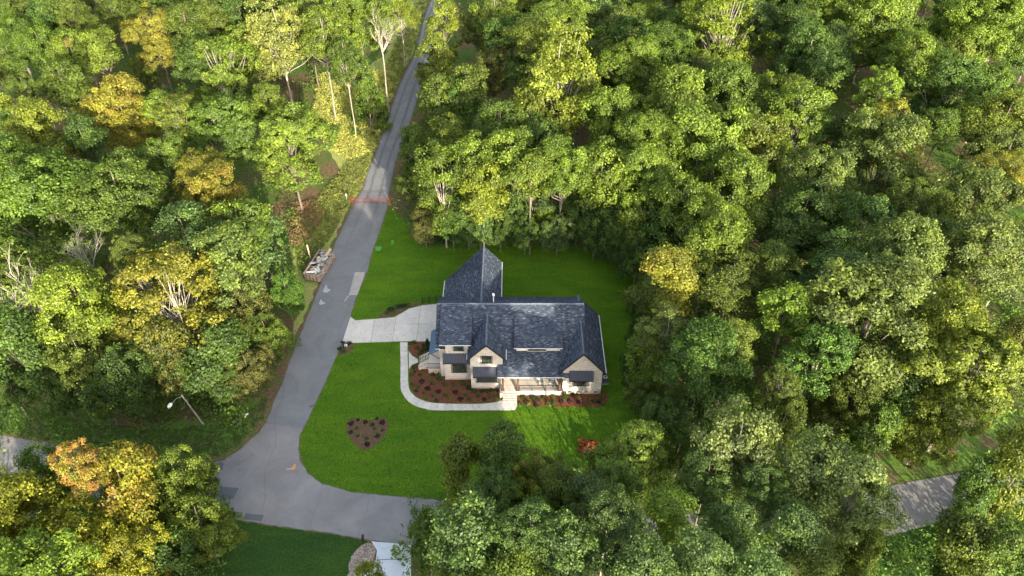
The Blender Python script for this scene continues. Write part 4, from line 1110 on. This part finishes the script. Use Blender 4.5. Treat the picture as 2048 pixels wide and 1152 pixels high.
fl = []
for (ax_, ay_), (bx_, by_) in zip(wl, wl[1:]):
    for k in range(int(math.dist((ax_, ay_), (bx_, by_))*9)):
        t_ = ur.random(); fl.append((ax_+(bx_-ax_)*t_+min(2.4, ur.expovariate(1.6))-0.5, ay_+(by_-ay_)*t_, 0.0))
nbp = resample(W(north_a), 400)
for (ax_, ay_) in nbp:
    for k in range(5): fl.append((ax_+ur.uniform(-.3, .3), ay_-min(2.0, ur.expovariate(1.8))+0.4, 0.0))
fl = [p for p in fl if -80 < p[0] < 60]
def litter(name, pts, leaf, seed, label, color, zz=0.03):
    rng = np.random.default_rng(seed); P = np.array(pts); P[:, 2] = zz+rng.uniform(0, .03, len(P)); tt = rng.uniform(0, 1, (len(P), 3))
    V = leaves(P, np.tile([0, 0, 1.0], (len(P), 1)), leaf, rng, tt, jit=0.35); o = link(name, quad_mesh(name, V, None, tt, M['leaf'])); o.color = color; tag(o, label, name.replace('_', ' '), kind='stuff'); return o
litter('fallen_leaves', fl, 0.06, 12, 'brown fallen leaves gathered along the road edges', (0.17, 0.10, 0.05, 0.1))
litter('grass_clippings', [(p[0], p[1], 0) for p in in_poly_pts([(680,690),(700,632),(870,610),(870,690),(820,720),(820,780),(860,815),(1034,818),(1034,800),(1000,800)], 260, ur)], 0.035, 13, 'a few dry leaves and clippings on driveway and walk', (0.10, 0.10, 0.04, 0.1), 0.06)

# ------------------------------------------------------------------ shrubs in the beds
def shrub_mesh(seed, Rn, n, leaf, zs=0.9, cone=False):
    rng = np.random.default_rng(seed); q = rng.normal(0, 1, (n, 3)); q /= np.linalg.norm(q, axis=1, keepdims=True); q[:, 2] = np.abs(q[:, 2])
    lob = 1+0.18*np.sin(q[:, 0]*5+seed)+0.15*np.cos(q[:, 1]*6+seed*2)
    if cone:
        h = rng.uniform(0, 1, n); a = rng.uniform(0, 6.28, n); rr = (1-h)**0.7*rng.uniform(0.6, 1, n); pos = np.stack([rr*np.cos(a), rr*np.sin(a), h*3.4], 1)*Rn
    else: pos = q*rng.uniform(0.45, 1, (n, 1))**0.5*lob[:, None]*Rn*np.array([1, 1, zs])
    pos[:, 2] += 0.04
    T = np.stack([rng.uniform(0, 1, n), 0.5+0.4*np.sin(q[:, 0]*4), rng.uniform(0, 1, n)], 1)
    return quad_mesh('foliage', leaves(pos, q+np.array([0, 0, .4]), leaf, rng, T, jit=0.8), None, T, M['leaf'])
SH = [shrub_mesh(i, 0.42, 220, 0.075) for i in range(4)]; SHC = [shrub_mesh(9, 0.45, 650, 0.085, cone=True)]
sm_ = MB().tube([(0, 0, 0), (0.02, 0, 0.2)], [0.03, 0.02], 5); so = build('stem', sm_.v, sm_.f, M['bark'], None, False); STM = so.data; bpy.data.objects.remove(so)
SLM = [('the front steps', -0.3, 65), ('the side steps', -11.5, 70.8), ('the left brick wall', -7, 68), ('the middle brick gable', -3.1, 66.5), ('the right brick gable', 8.7, 65.8), ('the porch railing', 3.3, 65.6), ('the bend of the walk', -11.9, 62.5),
       ('the driveway', -14, 75.5), ('the mailbox', -22, 74), ('the left end of the heart shaped bed', -18.6, 59.5), ('the right end of the heart shaped bed', -14.9, 59.8), ('the point of the heart shaped bed', -16.4, 57.5), ('the outdoor cooling units', 11.85, 68), ('the cracked walk slab', -9.5, 63.8), ('the far left wall corner', -9.1, 69), ('the black fence', -11.5, 83.5), ('the leftmost porch column', -1.1, 65.8), ('the rightmost porch column', 6, 65.8), ('the awning over the right window', 8.5, 65.6)]
def shrub(u, v, rp, col, name=None, cone=False, group='shrubs planted in the mulch beds'):
    p = gp(u, v); dep = px(p.x, p.y, 0.2)[2]; r = rp*dep/FPX
    e = empty('shrub', p, trng.uniform(0, 6)); me = trng.choice(SHC if cone else SH)
    f = bpy.data.objects.new('foliage', me); COL.objects.link(f); f.parent = e; k = r/0.42; f.scale = (k, k, k*trng.uniform(0.85, 1.15)); f.color = col
    s2 = bpy.data.objects.new('stem', STM); COL.objects.link(s2); s2.parent = e
    w = 'purple' if col[0] > col[1] else 'green'
    kind = ('upright ' if cone else ('small ' if rp < 5 else 'rounded ')) + w + ' shrub'
    if name: USED.add(name)
    tag(e, name or unique_label(kind, p.x, p.y, SLM), 'shrub', group)
GR = (0.045, 0.10, 0.022, 0.0); DG = (0.025, 0.055, 0.018, 0.0); PU = (0.040, 0.018, 0.028, 0.0); LG = (0.10, 0.15, 0.03, 0.1)
z6 = lambda x, y: (660+x/4.115, 580+y/4.115)
for x, y, r, c in [(790,630,7,GR),(690,640,5,GR),(672,702,4.5,GR),(742,698,4,GR),(843,700,5,GR),(755,757,5.5,PU),(680,782,5,GR),(728,795,4,GR),(805,812,6,PU),(840,772,4.5,GR),(712,832,4.5,GR),(772,848,4,LG),(890,840,5.5,PU),
        (845,875,4,GR),(785,888,4.5,LG),(945,780,5,GR),(948,872,5,GR),(1022,782,5.5,GR),(1095,775,6,GR),(1140,812,6.5,DG),(1185,835,6,DG),(1030,845,5.5,PU),(875,915,5,DG),(995,900,5,LG),(1073,903,5.5,PU),(1148,903,5,GR),(1115,868,4,GR),
        (1218,875,4.5,GR),(1250,835,5,DG),(1290,835,5,DG),(1330,832,5,DG),(1270,905,5.5,PU),(1320,883,4.5,GR),(1375,900,6,LG),(1365,830,4.5,DG),(700,670,4,GR),(770,455,4,PU),(715,478,4,GR),(690,435,5,GR),(760,500,6,DG),(800,490,6,DG),
        (660,440,4.5,GR),(735,525,4.5,GR),(130,455,6,DG),(80,490,5,DG),(160,440,5,PU),(110,510,5,GR),(1595,880,4.5,GR),
        (500,165,7,DG),(540,150,6,GR),(575,140,6,DG),(470,190,5,GR),(610,135,6,DG),(520,205,4,LG),(640,130,5,GR)]:
    shrub(*z6(x, y), r, c)
shrub(*z6(898, 735), 5.5, GR, 'upright green shrub at the far left wall corner', True); shrub(*z6(805, 470), 6, DG, 'upright dark shrub between driveway and side porch', True)
zz3 = lambda x, y: (1000+x/7.2, 680+y/7.2)
for x, y, r, c in [(330,840,5,GR),(470,840,5.5,DG),(620,830,5,DG),(760,815,5,GR),(290,945,5,LG),(400,930,6,LG),(520,950,5,PU),(545,875,5,DG),(770,900,5,GR),(880,890,5,PU),(1000,890,5,PU),(1130,900,5,PU),(1050,800,5,DG),(1120,805,5,DG),(1210,960,4.5,DG),(1290,880,5,LG),(1350,900,4,GR),(1420,900,4.5,PU),(1480,930,5,LG),(700,930,5.5,LG)]:
    shrub(*zz3(x, y), r, c)
shrub(*zz3(935, 850), 5, GR, 'upright green shrub left of the right brick gable', True); shrub(*zz3(1438, 850), 5, LG, 'upright light green shrub at the right end of the brick gable', True)
z8 = lambda x, y: (560+x/3.413, 820+y/3.413)
for x, y, r, c in [(486,95,6,PU),(533,68,3.5,PU),(583,85,5,PU),(630,103,4.5,DG),(700,88,6,PU),(660,60,3.5,PU),(525,125,4,GR),(484,153,5,DG),(530,180,4,GR),(590,197,4,GR),(595,237,6,PU),(666,180,5.5,DG),(645,128,4,GR),(700,140,3.5,GR)]:
    shrub(*z8(x, y), r, c, None, False, 'shrubs in the heart shaped bed')
shrub(1177, 900, 22, (0.26, 0.07, 0.035, 0.3), 'red leaved shrub at the foot of the lawn', False, 'red shrubs'); shrub(215, 60, 15, (0.45, 0.12, 0.035, 0.4), 'orange red shrub in the gap at the upper left', False, 'red shrubs')

# stones of the gravel bed
sr = np.random.default_rng(4); mb = MB(); poly = [(736,1087),(747,1093),(750,1103),(746,1116),(740,1128),(722,1150),(700,1150),(699,1130),(706,1112),(719,1096)]
for (x, y, z) in in_poly_pts(poly, 700, ur):
    s = sr.uniform(0.06, 0.13); a = sr.uniform(0.6, 1.1, 6)*s
    mb.add([(x-a[0], y, 0.05), (x, y-a[1], 0.05), (x+a[2], y, 0.05), (x, y+a[3], 0.05), (x, y, 0.05+a[4]*0.8), (x, y, 0.0)], [[0,1,4],[1,2,4],[2,3,4],[3,0,4],[1,0,5],[2,1,5],[3,2,5],[0,3,5]])
tag(mb.obj('river_stones', M['stone'], None, False), 'brown and grey river stones beside the lower driveway', 'stones', kind='stuff')
# mulch chips on the beds and leaves on the verge

# ------------------------------------------------------------------ small things
# red gate across the lane
gt = tag(empty('red_gate', gp(741, 408)), 'red tubular gate closed across the lane at the forest edge', 'gate')
for s_ in (-1, 1):
    x0, x1 = (-2.9, -0.06) if s_ < 0 else (0.06, 2.9)
    lf = MB().tube([(x0, 0, 0.2), (x1, 0, 0.2), (x1, 0, 1.25), (x0, 0, 1.25), (x0, 0, 0.2)], 0.035, 6).obj('gate_leaf', M['red'], gt)
    for z in (0.5, 0.8, 1.05): MB().tube([(x0, 0, z), (x1, 0, z)], 0.022, 5).obj('rail', M['red'], lf)
    for k in (1, 2): x = x0+(x1-x0)*k/3; MB().tube([(x, 0.0, 0.2), (x, 0.0, 1.25)], 0.022, 5).obj('upright', M['red'], lf)
for x in (-3.1, 3.1): MB().tube([(x, 0, 0), (x, 0, 1.5)], 0.09, 8).obj('gate_post', M['red'], gt)
mk = tag(empty('marker_post', gp(694, 402)), 'white topped marker post left of the red gate', 'post')
MB().tube([(0, 0, 0), (0, 0, 1.1)], 0.06, 8).obj('post', M['pole'], mk); MB().tube([(0, 0, 1.1), (0, 0, 1.35)], 0.16, 8).obj('cap', M['white'], mk)
# roll-off dumpster
dp = tag(empty('dumpster', gp(631, 566)+Vector((0.2, 3.1, 0)), R(-12)), 'rusty open dumpster full of boards on the left of the lane', 'dumpster')
W2, L2, H2 = 1.15, 3.0, 1.45
MB().box(-W2, W2, -L2, L2, 0.2, 0.3).obj('floor', M['rust2'], dp)
for s_ in (-1, 1):
    w = MB().box(s_*W2-0.04, s_*W2+0.04, -L2, L2, 0.302, H2).obj('side_wall', M['rust' if s_ > 0 else 'rust2'], dp)
    for k in range(9):
        y = -L2+0.25+k*(2*L2-0.5)/8; MB().box(s_*(W2+0.09)-0.045, s_*(W2+0.09)+0.045, y-0.06, y+0.06, 0.25, H2-0.05).obj('rib', M['rust'], w)
    MB().box(s_*W2-0.09, s_*W2+0.09, -L2, L2, H2+0.002, H2+0.10).obj('rim', M['rust'], w)
for s_ in (-1, 1):
    w = MB().box(-W2+0.05, W2-0.05, s_*L2-0.05, s_*L2+0.05, 0.304, H2).obj('end_wall', M['rust'], dp)
    for k in range(4): x = -0.8+k*0.53; MB().box(x-0.05, x+0.05, s_*(L2+0.09)-0.035, s_*(L2+0.09)+0.035, 0.3, H2).obj('rib', M['rust2'], w)
for sx in (-1, 1):
    for sy in (-2.3, 2.3): MB().tube([(sx*0.95, sy-0.15, 0.1), (sx*0.95, sy+0.15, 0.1)], 0.1, 8).obj('roller', M['acgrey'], dp)
dr = random.Random(8)
for nm, mt, n, lab, cat in (('boards', 'white', 34, 'white boards heaped in the dumpster', 'boards'), ('tarp_pieces', 'bluet', 8, 'blue scraps heaped in the dumpster', 'scraps'), ('lumber', 'tan', 16, 'tan wood scraps heaped in the dumpster', 'lumber')):
    mb = MB()
    for k in range(n):
        c = Vector((dr.uniform(-0.8, 0.8), dr.uniform(-2.6, 2.6), dr.uniform(0.7, 1.5))); a = Vector((dr.uniform(-1, 1), dr.uniform(-1, 1), dr.uniform(-.35, .5))).normalized()
        b = a.cross(Vector((dr.uniform(-.3, .3), 0.1, 1))).normalized(); L = dr.uniform(0.3, 0.8); w_ = dr.uniform(0.08, 0.28)
        mb.prism([c-a*L-b*w_, c+a*L-b*w_, c+a*L+b*w_, c-a*L+b*w_], (0, 0, 0.03))
    o = mb.obj(nm, M[mt]); o.location = dp.location; o.rotation_euler = dp.rotation_euler; tag(o, lab, cat, kind='stuff')
bd = MB().prism([(-0.1, 0, 0), (0.1, 0, 0), (0.1, 0.05, 2.6), (-0.1, 0.05, 2.6)], (0, 0.05, 0)).obj('leaning_board', M['tan']); bd.location = gp(622, 520); bd.rotation_euler = (R(-8), R(-6), 0)
tag(bd, 'tan board standing up behind the dumpster', 'board')
# street lamp
b0 = gp(408, 850); tp = Vector((b0.x-1.25, b0.y, 5.4))
lampo = tag(empty('street_lamp', b0), 'leaning wooden pole with a pale street lamp head on an arm', 'street lamp')
MB().tube([(0, 0, 0), tp-b0], [0.13, 0.085], 8).obj('pole', M['pole'], lampo)
arm = MB().tube([tp-b0-Vector((0, 0, 0.25)), tp-b0+Vector((-0.3, -0.7, 0.15)), tp-b0+Vector((-0.62, -1.5, 0.1))], 0.03, 5).obj('arm', M['grey'], lampo)
hd = MB().tube([tp-b0+Vector((-0.62, -1.35, 0.12)), tp-b0+Vector((-0.68, -1.6, 0.14)), tp-b0+Vector((-0.76, -1.95, 0.1)), tp-b0+Vector((-0.8, -2.1, 0.06))], [0.08, 0.24, 0.22, 0.08], 8).obj('lamp_head', M['lamp'], lampo)
# pedestals on the verge
ut = tag(empty('utility_pedestal', gp(494, 829), R(25)), 'white utility box lying low in the leaves near the lane', 'utility box')
MB().box(-0.22, 0.22, -0.08, 0.08, 0, 0.16).obj('casing', M['white'], ut); MB().box(-0.23, 0.23, -0.09, 0.09, 0.162, 0.19).obj('lid', M['grey'], ut)
ut = tag(empty('utility_pedestal', gp(479, 850)), 'dark green utility post at the wood edge', 'utility box')
MB().box(-0.15, 0.15, -0.15, 0.15, 0, 0.8).obj('casing', M['acgrey'], ut); MB().prism([(-0.18, -0.18, 0.802), (0.18, -0.18, 0.802), (0.18, 0.18, 0.802), (-0.18, 0.18, 0.802)], (0, 0, 0.08)).obj('lid', M['iron'], ut)
for (u, v, w, h_, lab) in ((757, 499, 0.42, 0.28, 'wider lime green utility box on the lawn beside the lane'), (785.5, 488, 0.18, 0.55, 'narrow lime green utility post on the lawn')):
    e = tag(empty('utility_box', gp(u, v)), lab, 'utility box'); MB().box(-w, w, -w*0.8, w*0.8, 0, h_).obj('casing', M['lime'], e); MB().box(-w-0.03, w+0.03, -w*0.8-0.03, w*0.8+0.03, h_+0.002, h_+0.06).obj('lid', M['lime'], e)
# mailboxes
def mailbox(u, v, rz, label, post='iron', box='iron'):
    e = tag(empty('mailbox', gp(u, v), rz), label, 'mailbox')
    MB().box(-0.05, 0.05, -0.05, 0.05, 0, 1.1).obj('post', M[post], e)
    mb = MB().box(-0.12, 0.12, -0.28, 0.28, 1.102, 1.24); n = 8
    mb.prism([(0.12*math.cos(math.pi*k/n), -0.28, 1.24+0.12*math.sin(math.pi*k/n)) for k in range(n+1)], (0, 0.56, 0)); b = mb.obj('box', M[box], e)
    MB().box(0.125, 0.14, 0.0, 0.03, 1.2, 1.42).obj('flag', M['red'], b)
    MB().tube([(0, 0.3, 1.0), (0, 0.05, 0.75)], 0.025, 4).obj('brace', M[post], e)
mailbox(688, 697, R(80), 'black mailbox at the mouth of the driveway'); mailbox(728, 1088, R(5), 'black mailbox standing in the gravel bed below the road')
# white stone at that mailbox
wb = MB().prism([(-0.2, -0.15, 0), (0.2, -0.15, 0), (0.25, 0.1, 0), (-0.1, 0.18, 0)], (0.02, 0.02, 0.35)).obj('white_marker', M['white']); wb.location = gp(691, 693); tag(wb, 'small white marker beside the black mailbox', 'marker')
# black fence behind the driveway
fe = tag(empty('metal_fence', gp(845, 607)), 'low black metal fence between driveway and rear lawn', 'fence')
p1 = gp(886, 604)-gp(845, 607)
for z in (0.25, 1.05): MB().tube([(0, 0, z), (p1.x, p1.y, z)], 0.03, 5).obj('rail', M['iron'], fe)
for k in range(4): MB().box(p1.x*k/3-0.05, p1.x*k/3+0.05, p1.y*k/3-0.05, p1.y*k/3+0.05, 0, 1.2).obj('post', M['iron'], fe)
for k in range(30): t = (k+0.5)/30; MB().box(p1.x*t-0.01, p1.x*t+0.01, p1.y*t-0.01, p1.y*t+0.01, 0.25, 1.05).obj('baluster', M['iron'], fe)
# thin stakes on the lawn: a folded surveyor's tripod shape
e = tag(empty('lawn_stake', gp(779, 948)), 'pair of thin dark green stakes standing on the front lawn', 'stake')
for dx in (-0.14, 0.12): MB().tube([(dx, 0, 0), (dx*0.25, 0.05, 1.05)], 0.025, 5).obj('stake', M['iron'], e)
for t in TREES:
    if abs(t['x']+37.2) < 6 and 54 < t['y'] < 72: print('near lamp', round(t['x'],1), round(t['y'],1), round(t['h'],1), round(t['r'],1), t['col'], t['name'])
print('objects', len(bpy.data.objects), 'tris', sum(len(m.polygons) for m in bpy.data.meshes)*2)
